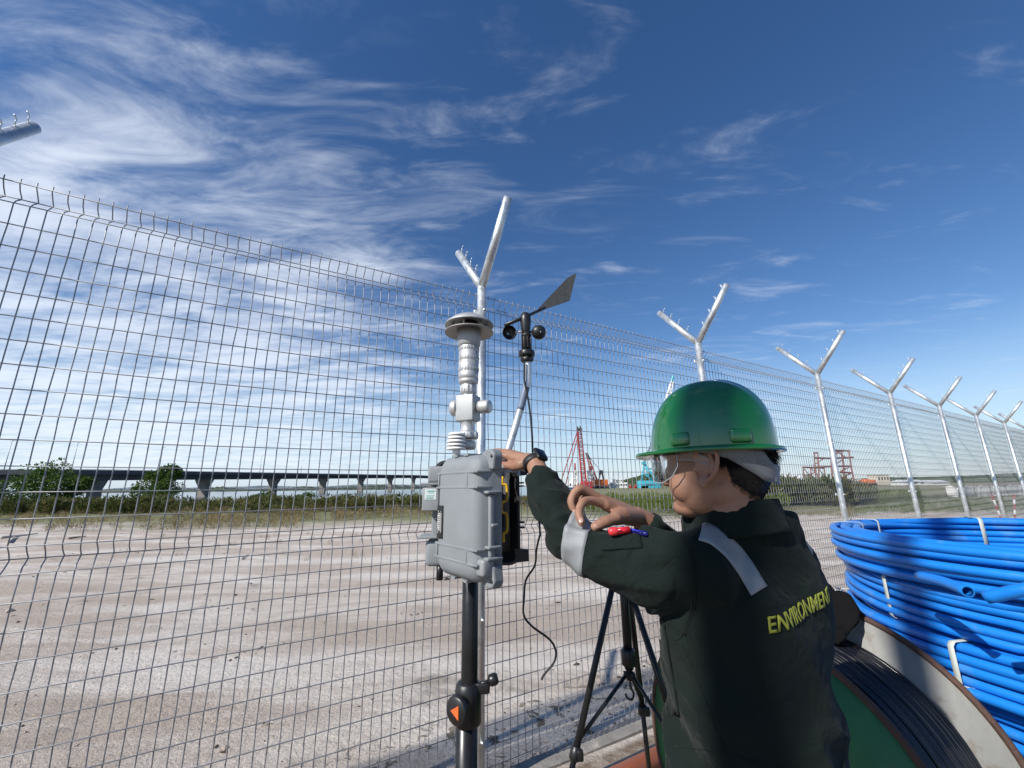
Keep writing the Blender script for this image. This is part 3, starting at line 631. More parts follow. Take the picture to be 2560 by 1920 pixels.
for z in (.125, -.13):
    b = MB(); b.prism([(-.02, -.02), (.022, -.016), (.022, .016), (-.02, .02)], .02, trp(.138, z, .012), trd, (0, 0, 1)); b.build('corner_ear', M['casedark'], tray)
for z in (.085, .075, -.035, -.05):
    b = MB(); b.box(trp(.141, z, .02), (.018, .03, .005), RT, bev=.0015); b.build('lug', M['casedark'], tray)
# clear-grey stay latch bridging lid and tray at the top
p0, p1 = lidp(hw - .02, .118, .026), trp(.128, .122, -.012); d = norm(p1 - p0); RLt = rotm(d, np.cross(A3(0, 0, 1), d), (0, 0, 1))
b = MB(); b.box((p0 + p1) / 2, (np.linalg.norm(p1 - p0), .016, .013), RLt, bev=.003); b.box(p0 + A3(0, 0, 0), (.024, .02, .034), RLt, bev=.003); b.box((p0 + p1) / 2 - d * .02, (.018, .022, .032), RLt, bev=.003); b.box(p1 - d * .012, (.026, .022, .034), RLt, bev=.004); b.build('stay_latch', M['latch'], mon)
# left flank: hinge block, small box with a sticker, cable gland
fl = A3(-.238, 1.308, 0)
b = MB(); b.box(fl + A3(.02, .02, 1.590), (.085, .075, .05), bev=.008); b.box(fl + A3(.02, .02, 1.365), (.085, .075, .075), bev=.014); b.box(fl + A3(.03, .024, 1.475), (.075, .065, .2), bev=.006); b.build('hinge_block', M['caseplastic'], mon)
for z in (1.562, 1.410):
    b = MB(); b.box(fl + A3(.012, .012, z), (.110, .085, .007), bev=.002); b.build('rib', M['caseplastic'], mon)
sbc = fl + A3(-.004, -.030, 1.518)
b = MB(); b.box(sbc, (.050, .05, .066), bev=.004); sb = b.build('sensor_box', M['latch'], mon)
b = MB(); sp_ = sbc + A3(0, -.0256, .014); b.box(sp_, (.034, .001, .030)); stk = b.build('sticker', mat('pale_sticker', (.55, .60, .58), .5), sb)
M['teal'] = mat('teal_print', (.02, .25, .24), .5); b = MB()
for k, (w, z) in enumerate(((.022, .009), (.017, .004), (.024, -.004), (.021, -.008), (.023, -.012))): b.box(sp_ + A3(.002 - .001 * k, -.0008, z), (w, .0005, .0026 if k == 0 else .0013))
b.build('printing', M['teal'], stk)
b = MB(); b.lathe([(.004, 0), (.004, .004), (.002, .005)], fl + A3(.006, -.010, 1.462), (0, -1, 0), 12); b.build('screw', M['alu'], mon)
b = MB(); b.tube([fl + A3(.02, .0, 1.335), fl + A3(.02, .0, 1.29)], .010, 12); b.build('cable_gland', M['black'], mon)

# ------------------------------------------------------------------ wind sensor on its bent mast
YW = 1.40
def w(px, py, dy=0.0): return at(px, py, YW + dy)
ws = thing('wind_sensor', (w(1268, 1150)[0], YW, 0), 'black cup and vane wind sensor on a bent silver mast', 'wind sensor')
path = spline([w(1262, 1150, -.01), w(1276, 1107), w(1296, 1040), w(1311, 985), w(1319, 955), w(1321, 930), w(1319, 896)], 8)
b = MB(); b.tube(path, .0125, 18); b.build('mast', M['galv'], ws)
b = MB(); i0, i1 = 18, 29; b.tube(path[i0:i1], .0129, 18); b.build('mast_sleeve', mat('blue_grey_tape', (.16, .20, .28), .35), ws)
ax, ay = w(1317, 890)[0], YW
def wz(py): return w(1317, py)[2]
b = MB(); b.lathe([(.017, wz(906)), (.021, wz(904)), (.021, wz(896)), (.017, wz(893)), (.017, wz(888))], (ax, ay, 0), n=24)
for k in range(8): b.box((ax + .02 * math.cos(k * .785), ay + .02 * math.sin(k * .785), wz(898)), (.006, .008, .012), yaw(k * .785), bev=.001)
b.build('lower_collar', M['black'], ws)
b = MB(); b.lathe([(.018, wz(892)), (.0275, wz(891)), (.0285, wz(888)), (.0285, wz(881)), (.027, wz(878)), (.018, wz(877))], (ax, ay, 0), n=28); b.build('collar', M['black'], ws)
b = MB(); b.lathe([(.0175, wz(880)), (.0175, wz(842)), (.019, wz(841)), (.019, wz(838)), (.016, wz(836)), (.015, wz(830))], (ax, ay, 0), n=24)
for k in range(8): b.box((ax + .0175 * math.cos(k * .785 + .2), ay + .0175 * math.sin(k * .785 + .2), wz(858)), (.003, .004, .042), yaw(k * .785 + .2), bev=.001)
b.build('sensor_body', M['black'], ws)
b = MB(); b.lathe([(.013, wz(838)), (.0165, wz(828)), (.0185, wz(815)), (.0200, wz(803)), (.0195, wz(795)), (.0165, wz(787)), (.010, wz(782.5)), (.001, wz(781.5))], (ax - .002, ay, 0), n=28); b.build('rotor_head', M['black'], ws)
hub = A3(ax, ay, wz(829))
for c, dirn in ((w(1274, 831, -.005), A3(.28, -.95, -.12)), (w(1347, 831, -.01), A3(-.20, .95, .25)), (w(1318, 829, .05), A3(.95, .2, 0))):
    b = MB(); d = norm(dirn); R0 = .0262; prof = [(R0 * math.cos(t) + .0004, -R0 * .86 * math.sin(t)) for t in np.linspace(0, 1.5, 9)] ; inner = [(max(.0006, (R0 - .0018) * math.cos(t)), -(R0 * .86 - .0018) * math.sin(t)) for t in np.linspace(1.5, 0, 9)]
    b.lathe(prof[::1][::-1] + [(R0 - .0018, .0005)] + inner[::-1][:-1], c, d, 28, caps=False); cup = b.build('cup', M['black'], ws)
    b = MB(); b.tube([hub, c - norm(c - hub) * .020], .0042, 8); b.build('cup_arm', M['alu'] if c[0] < ax else M['black'], ws)
v0, v1 = w(1262, 813, -.03), w(1362, 770, .03)
b = MB(); b.tube([v0, w(1314, 792), v1], [.0068, .0062, .005], 10); b.build('vane_rod', M['black'], ws)
vd = norm(v1 - v0); q = [w(px, py, dy) for px, py, dy in ((1342, 775, .018), (1420, 693, .055), (1441, 683, .065), (1424, 752, .06), (1366, 772, .03))]
nrm = norm(np.cross(q[1] - q[0], q[3] - q[0])); V = [p + nrm * .0012 for p in q] + [p - nrm * .0012 for p in q]; m_ = 5
b = MB(); b.add(V, [tuple(range(m_)), tuple(range(m_, 2 * m_))[::-1]] + [(i, i + m_, (i + 1) % m_ + m_, (i + 1) % m_) for i in range(m_)]); b.build('vane_tail', mat('grey_vane_plastic', (.075, .078, .075), .6, 0, .12, 60, .3, 500), ws)
# its lead, loose down to the ground
cp = [w(1311, 905, -.018), w(1311, 950, -.018), w(1318, 985, -.016), w(1325, 1030, -.012), w(1330, 1085, -.01), w(1333, 1150, .03), w(1344, 1250, .10), w(1350, 1330, .08)] + [at(1240 + x / 2.766, 1320 + y / 2.766, 1.46) for x, y in [(300, 60), (280, 150), (268, 260), (207, 360), (195, 480), (192, 600), (250, 680), (370, 770), (413, 850), (400, 930), (335, 1010), (315, 1048)]]
cb = MB(); cb.tube(spline(cp, 6), .0034, 8); tag(cb.build('sensor_cable', M['rubber']), 'thin black cable hanging loose from the wind sensor before the mesh', 'cable')
# ------------------------------------------------------------------ the worker
def remesh(mb, voxel, smooth_it, fac=.5):
    me = mb.mesh('tmp', None); o = link(bpy.data.objects.new('tmp', me))
    r = o.modifiers.new('r', 'REMESH'); r.mode = 'VOXEL'; r.voxel_size = voxel; r.use_smooth_shade = True
    if smooth_it: s = o.modifiers.new('s', 'SMOOTH'); s.factor = fac; s.iterations = smooth_it
    dg = bpy.context.evaluated_depsgraph_get(); me2 = bpy.data.meshes.new_from_object(o.evaluated_get(dg)); bpy.data.objects.remove(o); bpy.data.meshes.remove(me)
    n = len(me2.vertices); V = np.empty(n * 3); me2.vertices.foreach_get('co', V); N_ = np.empty(n * 3); me2.vertices.foreach_get('normal', N_)
    return me2, V.reshape(-1, 3), N_.reshape(-1, 3)
def capsule(mb, pts, rad, n=14):
    pts = np.asarray(pts, float); mb.tube(pts, rad, n); rad = np.full(len(pts), rad) if np.isscalar(rad) else rad
    mb.ell(pts[0], (rad[0],) * 3, nu=n, nv=8); mb.ell(pts[-1], (rad[-1],) * 3, nu=n, nv=8)
def loft(mb, rings, n=28):
    V = []; F = []
    for c, ax, ay, a, b_ in rings:
        for k in range(n):
            t = 2 * math.pi * k / n; cs, sn = math.cos(t), math.sin(t); e = .85
            V.append(c + ax * a * math.copysign(abs(cs) ** e, cs) + ay * b_ * math.copysign(abs(sn) ** e, sn))
    for i in range(len(rings) - 1):
        for k in range(n): F.append((i * n + k, i * n + (k + 1) % n, (i + 1) * n + (k + 1) % n, (i + 1) * n + k))
    F.append(tuple(range(n))[::-1]); F.append(tuple((len(rings) - 1) * n + k for k in range(n))); mb.add(V, F, True)
BF = norm(A3(-.50, .866, 0)); BR = norm(A3(.866, .50, 0)); Z = A3(0, 0, 1)
SC = A3(.497, .975, 1.39)                                  # between the shoulders
LS, LE, LWR = A3(.352, .868, 1.392), at(1424, 1338, .985), at(1333, 1158, 1.15)
RS, RE, RWR = SC + BR * .150 + A3(0, 0, -.005), A3(.500, 1.200, 1.270), at(1606, 1299, 1.065)
person = thing('person', (SC[0], SC[1], 0), 'worker in dark green coverall and green hard hat reaching to the instrument', 'person')
HFW = norm(A3(-.83, .56, 0)); HRT = A3(HFW[1], -HFW[0], 0); HC_ = A3(.434, .912, 1.590)
def hp(f, r, z): return HC_ + HFW * f + HRT * r + Z * z
RH = rotm(HFW, HRT, Z)                                     # rows: forward, right, up
# --- skin: head, neck, arms and hands in one surface
sk = MB()
sk.ell(hp(-.012, 0, .040), (.100, .077, .100), RH); sk.ell(hp(.020, 0, -.012), (.078, .070, .098), RH); sk.ell(hp(.022, 0, -.052), (.064, .063, .056), RH)
sk.ell(hp(.056, 0, -.088), (.032, .034, .022), RH); sk.ell(hp(-.045, 0, -.005), (.055, .064, .080), RH); sk.ell(hp(-.010, 0, -.050), (.062, .064, .050), RH)
for s in (-1, 1):
    sk.ell(hp(.050, s * .028, -.040), (.040, .038, .040), RH); sk.ell(hp(.066, s * .030, .020), (.026, .032, .012), RH)
    ec = hp(.004, s * .0745, -.002); up = norm(Z - HFW * .18); fw = norm(HFW + Z * .18); ou = HRT * s                    # ear
    sk.ell(ec + ou * 0.0066, (.0159, .0073, .0268), rotm(fw, ou, up)); 
    hel = [ec + fw * .0146 - up * .0073 + ou * 0.0066, ec + fw * .0183 + up * .0195 + ou * 0.0132, ec + fw * .0049 + up * .0378 + ou * 0.0197, ec - fw * .0146 + up * .0354 + ou * 0.0247, ec - fw * .0244 + up * .0146 + ou * 0.0263, ec - fw * .0207 - up * .0122 + ou * 0.0215, ec - fw * .0073 - up * .0317 + ou * 0.0132]
    sk.tube(spline(hel, 5), .0048, 8); sk.tube(spline([ec - fw * .0073 + up * .0268 + ou * 0.0149, ec - fw * .0146 + up * .0073 + ou * 0.0181, ec - fw * .0098 - up * .0146 + ou * 0.0132], 4), .0042, 8); sk.ell(ec + fw * .0012 - up * .0329 + ou * 0.0099, (.0122, .0061, .0134), rotm(fw, ou, up)); sk.ell(ec + fw * .0171 - up * .0098 + ou * 0.0066, (.0061, .0049, .0085), rotm(fw, ou, up))
sk.tube([hp(.082, 0, .014), hp(.090, 0, -.004), hp(.102, 0, -.026), hp(.104, 0, -.034)], [.009, .0105, .0125, .011], 12); sk.ell(hp(.098, 0, -.033), (.014, .018, .011), RH)
sk.ell(hp(.080, 0, -.058), (.014, .024, .009), RH); sk.ell(hp(.078, 0, -.068), (.014, .022, .008), RH); sk.ell(hp(.062, 0, -.060), (.026, .044, .030), RH); sk.ell(hp(.072, 0, -.086), (.021, .028, .020), RH); sk.ell(hp(.060, 0, -.070), (.028, .040, .028), RH)
capsule(sk, [hp(-.022, 0, -.03), hp(-.026, 0, -.09), SC + BF * .0 + A3(0, 0, .03)], [.056, .058, .066], 20)
capsule(sk, [SC + A3(0, 0, .02), SC + A3(0, 0, -.2)], [.09, .1], 16)
for S_, E_, W_ in ((LS, LE - Z * .018, LWR), (RS, RE, RWR)): capsule(sk, [SC + A3(0, 0, -.02), S_ - Z * .01, S_ * .5 + E_ * .5 - Z * .012, E_], [.05, .045, .036, .029], 12)
def forearm(E_, W_, d): capsule(sk, [E_, E_ * .6 + W_ * .4, W_ - d * .01, W_ + d * .02], [.029, .032, .026, .024], 14)
def finger(pts, r):
    q = spline(pts, 4); t = np.linspace(0, 1, len(q)); rr = r * (1 - .24 * t) * (1 + .10 * np.exp(-((t - .48) / .07) ** 2) + .07 * np.exp(-((t - .76) / .05) ** 2) + .08 * np.exp(-((t - .93) / .06) ** 2)); capsule(sk, q, rr, 12)
# right hand: back of the hand up, fingers bent down to pinch the sleeve
W_ = RWR; forearm(RE, W_, norm(at(1505, 1252, 1.03) - W_))
mc = [at(1513, 1262, 1.000), at(1503, 1250, 1.022), at(1502, 1248, 1.044), at(1508, 1254, 1.064)]
for i, m_ in enumerate(mc): capsule(sk, [W_ + (m_ - W_) * .08 + A3(0, 0, -.002), W_ + (m_ - W_) * .55, m_], [.0225, .0185, .0135], 12)
finger([mc[0], at(1482, 1252, .985), at(1458, 1256, .968), at(1447, 1281, .950), at(1454, 1307, .936)], .0112)
finger([mc[1], at(1470, 1229, 1.010), at(1446, 1223, 1.000), at(1428, 1250, .992), at(1437, 1283, .990)], .0112)
finger([mc[2], at(1470, 1231, 1.040), at(1448, 1230, 1.030), at(1436, 1252, 1.018), at(1444, 1284, 1.012)], .0104)
finger([mc[3], at(1478, 1244, 1.064), at(1459, 1244, 1.056), at(1450, 1266, 1.042), at(1456, 1290, 1.034)], .0092)
capsule(sk, [W_ + (mc[0] - W_) * .12, at(1556, 1290, 1.000), at(1538, 1296, .978)], [.022, .0195, .0160], 12); finger([at(1540, 1296, .972), at(1513, 1305, .955), at(1488, 1317, .948)], .0140)
# left hand: over the top of the open case
W2 = LWR; hd = norm(at(1275, 1134, 1.235) - W2); forearm(LE - Z * .018, W2, hd)
mc2 = [at(1274, 1142, 1.205), at(1266, 1134, 1.222), at(1264, 1131, 1.242), at(1268, 1131, 1.260)]
for i, m_ in enumerate(mc2): capsule(sk, [W2 + (m_ - W2) * .08, W2 + (m_ - W2) * .55, m_], [.021, .0165, .0120], 12)
for i, m_ in enumerate(mc2):
    q = m_ + A3(-.040, .018, .002); finger([m_, m_ * .4 + q * .6 + A3(0, 0, .004), q, q + A3(-.010, .010, -.020), q + A3(-.004, .012, -.040)], .0095 - .0006 * (i == 3))
capsule(sk, [W2 + (mc2[0] - W2) * .2, at(1300, 1162, 1.165), at(1286, 1166, 1.178)], [.018, .0155, .0135], 12); finger([at(1286, 1166, 1.178), at(1268, 1164, 1.195), at(1254, 1160, 1.212)], .0118)
me, V, N_ = remesh(sk, .0031, 3)
def skin_material():
    m = mat('skin', (0.31, 0.17, 0.112), .54, 0, .10, 30, .14, 480, spec=.35, col2=(.27, .132, .086), c2scale=22, c2lo=.45, c2hi=.7)
    b_ = m.node_tree.nodes['Principled BSDF']; b_.inputs['Subsurface Weight'].default_value = .06; b_.inputs['Subsurface Radius'].default_value = (.010, .004, .002); b_.inputs['Subsurface Scale'].default_value = 1.0; return m
me.materials.clear(); me.materials.append(skin_material()); me.name = 'body'
body = link(bpy.data.objects.new('body', me)); body.parent = person; body.matrix_parent_inverse = parent_inv(person)
body_bvh = BVHTree.FromPolygons(V.tolist(), [tuple(p.vertices) for p in me.polygons])
b_ = MB()
for tip, prev in ((at(1488, 1317, .948), at(1513, 1305, .955)), (at(1454, 1307, .936), at(1447, 1281, .950)), (at(1437, 1283, .990), at(1428, 1250, .992))):
    dn = norm(tip - prev); vw = norm(CAM - tip); up_ = norm(vw - dn * (vw @ dn)); sd = np.cross(dn, up_); b_.ell(tip - dn * .001 + up_ * .0088, (.0068, .0052, .0016), rotm(dn, sd, up_), 14, 8)
b_.build('fingernail', mat('fingernail', (.42, .25, .20), .3, 0, .06, 40), person)
# --- coverall
cv = MB()
rings = []
for z, a, b_, sh, lt in ((.74, .143, .118, .0, -.042), (.86, .156, .130, -.004, -.044), (.95, .159, .134, -.006, -.045), (1.03, .152, .130, -.004, -.044), (1.10, .150, .126, 0, -.042), (1.18, .160, .129, .002, -.034), (1.27, .178, .134, .0, -.022), (1.34, .180, .132, -.002, -.016), (1.39, .166, .118, -.004, -.010), (1.425, .130, .098, -.015, -.005), (1.450, .098, .088, -.030, -.003), (1.472, .086, .082, -.034, -.002), (1.492, .080, .077, -.036, -.002)):
    rings.append((A3(SC[0], SC[1], z) + BF * sh + BR * lt, BR, BF, a, b_))
loft(cv, rings, 36); cv.tube([A3(.492, .965, 1.38), A3(.480, .942, 1.44), A3(.472, .926, 1.488)], [.122, .106, .092], 28)
capsule(cv, [SC - BR * .06 + A3(0, 0, .018), LS + A3(.014, .008, -.004), LS * .62 + LE * .38 - Z * .024, LS * .28 + LE * .72 - Z * .027, LE - Z * .014], [.075, .080, .063, .050, .042], 20)
capsule(cv, [LE - Z * .012, LE * .62 + LWR * .38, LE * .38 + LWR * .62, LE * .30 + LWR * .70], [.042, .047, .043, .039], 20)
capsule(cv, [SC + BR * .06 + A3(0, 0, .018), RS + A3(-.014, -.008, .0), RS * .5 + RE * .5, RE], [.075, .080, .066, .054], 18)
capsule(cv, [RE, RE * .5 + RWR * .5, RE * .14 + RWR * .86], [.054, .050, .040], 18)
for s in (-1, 1):
    hp_ = A3(SC[0], SC[1], .80) + BR * s * .092; kn = A3(SC[0], SC[1], .46) + BR * s * .11 + BF * .02; an = A3(SC[0], SC[1], .10) + BR * s * .12 - BF * .01
    capsule(cv, [hp_, hp_ * .5 + kn * .5, kn, an], [.10, .088, .078, .068], 20)
me, V, N_ = remesh(cv, .0056, 7)
# cloth folds pushed into the surface
rel = V - A3(SC[0], SC[1], 0); lat = rel @ BR; dep = rel @ BF; z = V[:, 2]; th = np.arctan2(lat, -dep)
def ridge(p, seed): return 1 - 2 * np.abs(vnoise(p, seed))
tors = (np.hypot(lat / .24, dep / .19) < 1.02).astype(float)
d = np.zeros(len(V)); st = lambda *c: np.stack(c, -1)
waist = np.exp(-((z - 1.075) / .10) ** 2); d += tors * waist * .022 * ridge(st(th * 1.1, z * 13 + th * 1.1, z * 0 + 2), 1); d += tors * np.exp(-((z - .96) / .07) ** 2) * .024 * ridge(st(th * 1.3, z * 11 - th * 1.4, z * 0 + 4), 5)
d += tors * sstep(z, 1.12, 1.25) * .009 * ridge(st(th * 1.6 + z * 2.5, z * 6 + lat * 5, z * 0 + 7), 2)
d += tors * .0060 * vnoise(st(lat * 16, dep * 16, z * 13), 9)
def armfold(A_, B_, amp, freq, seed, cen, wid):
    ax = norm(B_ - A_); L_ = np.linalg.norm(B_ - A_); t = (V - A_) @ ax; r = np.linalg.norm(V - A_ - t[:, None] * ax, axis=1); x, yv, _ = frame(ax); ang = np.arctan2((V - A_) @ yv, (V - A_) @ x)
    w_ = (r < .12) * np.exp(-((t / L_ - cen) / wid) ** 2); return amp * w_ * ridge(st(np.cos(ang) * 1.1 + t * 4, t * freq + np.sin(ang) * 1.2, np.sin(ang) * 1.1), seed)
d += armfold(LS, LE, .008, 16, 3, .95, .35) + armfold(LS, LE, .011, 8, 11, .35, .35) + armfold(LE, LWR, .013, 13, 4, .3, .4) + armfold(LE, LWR, .007, 22, 6, .8, .3) + armfold(RE, RWR, .006, 20, 8, .6, .6) + armfold(RS, RE, .006, 14, 8, .6, .6)
d += np.where(z < .9, .006 * ridge(st(lat * 6, dep * 6, z * 7), 13), 0) + .0012 * vnoise(V * 60, 21)
V = V + N_ * d[:, None]; me.vertices.foreach_set('co', V.astype(np.float32).ravel()); me.update()
def cloth_material():
    m = mat('dark_green_coverall_cloth', (0.0095, 0.0150, 0.0130), .88, 0, .16, 7, 0, spec=.10); N, L = nodes_of(m); b_ = N['Principled BSDF']; b_.inputs['Sheen Weight'].default_value = .05; b_.inputs['Sheen Roughness'].default_value = .4
    tc = N.new('ShaderNodeTexCoord'); n1 = N.new('ShaderNodeTexNoise'); n1.inputs['Scale'].default_value = 15; n1.inputs['Detail'].default_value = 7; n1.inputs['Distortion'].default_value = 1.2; L.new(tc.outputs['Object'], n1.inputs['Vector']); w1 = N.new('ShaderNodeTexNoise'); w1.inputs['Scale'].default_value = 900; L.new(tc.outputs['Object'], w1.inputs['Vector'])
    ad = N.new('ShaderNodeMath'); ad.operation = 'MULTIPLY_ADD'; L.new(w1.outputs['Fac'], ad.inputs[0]); ad.inputs[1].default_value = .08; L.new(n1.outputs['Fac'], ad.inputs[2]); bp_ = N.new('ShaderNodeBump'); bp_.inputs['Strength'].default_value = .8; bp_.inputs['Distance'].default_value = .016; L.new(ad.outputs[0], bp_.inputs['Height']); L.new(bp_.outputs[0], b_.inputs['Normal']); return m
M['cloth'] = cloth_material(); me.materials.clear(); me.materials.append(M['cloth']); me.name = 'coverall'
cover = link(bpy.data.objects.new('coverall', me)); cover.parent = person; cover.matrix_parent_inverse = parent_inv(person)
cbvh = BVHTree.FromPolygons(V.tolist(), [tuple(p.vertices) for p in me.polygons])
def cast(o, d_, off):
    h, n, i, _ = cbvh.ray_cast(Vector(o), Vector(norm(d_)))
    if h is None: return None
    n = n if n.dot(Vector(d_)) < 0 else -n
    return np.array(h) + np.array(n) * off
def grid_on(P, d_fun, off, name, m, parent, th=.0012):
    """P: rows x cols of ray origins; builds a cloth patch lying on the coverall"""
    R_, C_ = len(P), len(P[0]); idx = {}; Vs = []; F = []
    for i in range(R_):
        for j in range(C_):
            h = cast(P[i][j], d_fun(P[i][j]), off)
            if h is not None: idx[(i, j)] = len(Vs); Vs.append(h)
    for i in range(R_ - 1):
        for j in range(C_ - 1):
            k_ = [(i, j), (i, j + 1), (i + 1, j + 1), (i + 1, j)]
            if all(q in idx for q in k_):
                pts = [Vs[idx[q]] for q in k_]
                if max(np.linalg.norm(pts[a] - pts[(a + 1) % 4]) for a in range(4)) < .05: F.append(tuple(idx[q] for q in k_))
    b_ = MB(); b_.add(Vs, F, True); o = b_.build(name, m, parent); md = o.modifiers.new('thick', 'SOLIDIFY'); md.thickness = th; md.offset = 0; return o
M['tape'] = mat('silver_reflective_tape', (.24, .252, .26), .58, .08, .10, 30, .2, 500)
# tape around the left sleeve, above the elbow
def wrap_band(A_, B_, t0, t1, name, m, off=.0016, n=48, across=7):
    ax = norm(B_ - A_); x, yv, _ = frame(ax); L_ = np.linalg.norm(B_ - A_); Vs = []; F = []
    for k in range(n):
        a = 2 * math.pi * k / n; rd = x * math.cos(a) + yv * math.sin(a)
        for j in range(across):
            c = A_ + ax * L_ * (t0 + (t1 - t0) * j / (across - 1)); h = cast(c + rd * .13, -rd, off); Vs.append(c + rd * .055 if h is None or np.linalg.norm(h - c) > .085 else h)
    for k in range(n):
        for j in range(across - 1): F.append((k * across + j, k * across + j + 1, ((k + 1) % n) * across + j + 1, ((k + 1) % n) * across + j))
    b_ = MB(); b_.add(Vs, F, True); o = b_.build(name, m, cover); md = o.modifiers.new('thick', 'SOLIDIFY'); md.thickness = .0012; md.offset = 0; return o
wrap_band(LS, LE, .80, 1.0, 'sleeve_tape', M['tape'])
# tape over the left shoulder blade, and its mirror image on the right
cl = [(1752, 1329), (1772, 1335), (1796, 1347), (1830, 1378), (1858, 1415), (1878, 1447), (1897, 1478)]
cl = spline([(a, c, 0) for a, c in cl], 4)[:, :2]; T_ = np.gradient(cl, axis=0); T_ /= np.linalg.norm(T_, axis=1)[:, None]; rows = []
for p, t in zip(cl, T_): nrm = A3(-t[1], t[0], 0)[:2]; rows.append([p + nrm * w_ for w_ in np.linspace(-23, 23, 7)])
lp = [[cast(CAM, ray(*q), .0016) for q in r] for r in rows]
grid_on([[CAM if False else (np.array(q) if q is not None else CAM) for q in r] for r in lp], lambda o: A3(0, 0, 1), 0, 'tmp', M['tape'], cover) if False else None
def strip_from(pts, name):
    Vs = []; idx = {}; F = []
    for i, r in enumerate(pts):
        for j, q in enumerate(r):
            if q is not None: idx[(i, j)] = len(Vs); Vs.append(q)
    for i in range(len(pts) - 1):
        for j in range(len(pts[0]) - 1):
            k_ = [(i, j), (i, j + 1), (i + 1, j + 1), (i + 1, j)]
            if all(q in idx for q in k_): F.append(tuple(idx[q] for q in k_))
    b_ = MB(); b_.add(Vs, F, True); o = b_.build(name, M['tape'], cover); md = o.modifiers.new('thick', 'SOLIDIFY'); md.thickness = .0012; md.offset = 0; return o
strip_from(lp, 'shoulder_tape')
mp = []
for r in lp:
    rr = []
    for q in r:
        if q is None: rr.append(None); continue
        l_ = (q - SC) @ BR; m_ = q - BR * 2 * l_; o_ = m_ - BF * .3 + Z * .12; rr.append(cast(o_, m_ + BF * .03 - o_, .0016))
    mp.append(rr)
strip_from(mp, 'shoulder_tape')
# stand collar
cc = A3(.474, .930, 1.470); cb_ = MB(); nA = 40; Vs = []
for k in range(nA + 1):
    a = math.radians(100 + 340 * k / nA); rd = BR * math.cos(a) + BF * math.sin(a); bk = -math.sin(a)
    for h, ro in ((-.030, .096), (-.006, .091), (.033, .082)): Vs.append(cc + rd * ro + Z * (h + .018 * bk))
F = [(k * 3 + j, k * 3 + j + 1, (k + 1) * 3 + j + 1, (k + 1) * 3 + j) for k in range(nA) for j in range(2)]; cb_.add(Vs, F, True); co = cb_.build('collar', M['cloth'], cover); md = co.modifiers.new('sub', 'SUBSURF'); md.levels = md.render_levels = 2; md = co.modifiers.new('thick', 'SOLIDIFY'); md.thickness = .006; md.offset = 0
# embroidered word across the back
fc = bpy.data.curves.new('word', 'FONT'); fc.body = 'ENVIRONMENT'; fc.size = 1.0; fc.align_x = 'CENTER'; fc.offset = .016; fo = link(bpy.data.objects.new('word', fc)); dg = bpy.context.evaluated_depsgraph_get(); tm = bpy.data.meshes.new_from_object(fo.evaluated_get(dg)); bpy.data.objects.remove(fo)
bm = bmesh.new(); bm.from_mesh(tm); bmesh.ops.triangulate(bm, faces=bm.faces[:]); bmesh.ops.subdivide_edges(bm, edges=[e for e in bm.edges if e.calc_length() > .12], cuts=2, use_grid_fill=False); bmesh.ops.triangulate(bm, faces=bm.faces[:])
xs = [v.co.x for v in bm.verts]; W0 = max(xs) - min(xs); WT, HT = .205, .026; keep = {}
zb = at(1930, 1535, .85)[2]
for v in bm.verts:
    l_ = v.co.x / W0 * WT - .033; h_ = v.co.y / .70 * HT; o_ = A3(SC[0], SC[1], 0) + BR * l_ - BF * .4 + Z * (zb + h_ - .016 + (l_ + .13) * .13); q = cast(o_, BF, .0012); v.co = Vector(q if q is not None else o_ + BF * .27)
bm.to_mesh(tm); bm.free(); tm.name = 'word_on_back'; tm.materials.clear(); tm.materials.append(mat('yellow_green_thread', (.26, .28, .03), .65, 0, .25, 90, .4, 900)); wo = link(bpy.data.objects.new('word_on_back', tm)); wo.parent = cover; md = wo.modifiers.new('thick', 'SOLIDIFY'); md.thickness = .001; md.offset = 1; wo['label'] = 'yellow green embroidered word ENVIRONMENT across the back'
# seams and pocket flap, lying on the cloth
def seam(px, r=.0011, name='seam'):
    runs = []; cur = []
    for q in spline([(a, c, 0) for a, c in px], 10):
        h = cast(CAM, ray(q[0], q[1]), .0004)
        if h is None or (cur and np.linalg.norm(h - cur[-1]) > .03):
            if len(cur) > 3: runs.append(cur)
            cur = []
        if h is not None: cur.append(h)
    if len(cur) > 3: runs.append(cur)
    if runs: b_ = MB(); [b_.tube(r_, r, 5) for r_ in runs]; b_.build(name, M['cloth'], cover)
seam([(1700, 1335), (1722, 1375), (1735, 1440), (1728, 1520), (1705, 1588), (1690, 1600)]); seam([(1706, 1335), (1728, 1375), (1741, 1440), (1734, 1520), (1711, 1590)])
seam([(1640, 1530), (1665, 1640), (1690, 1740), (1698, 1788)]); seam([(1656, 1560), (1672, 1640), (1694, 1740)]); seam([(1672, 1790), (1700, 1788)]); seam([(1700, 1600), (1760, 1740), (1800, 1850), (1830, 1920)]); seam([(1880, 1290), (1900, 1330), (1930, 1380)]); seam([(1690, 1865), (1800, 1880), (1900, 1910)])
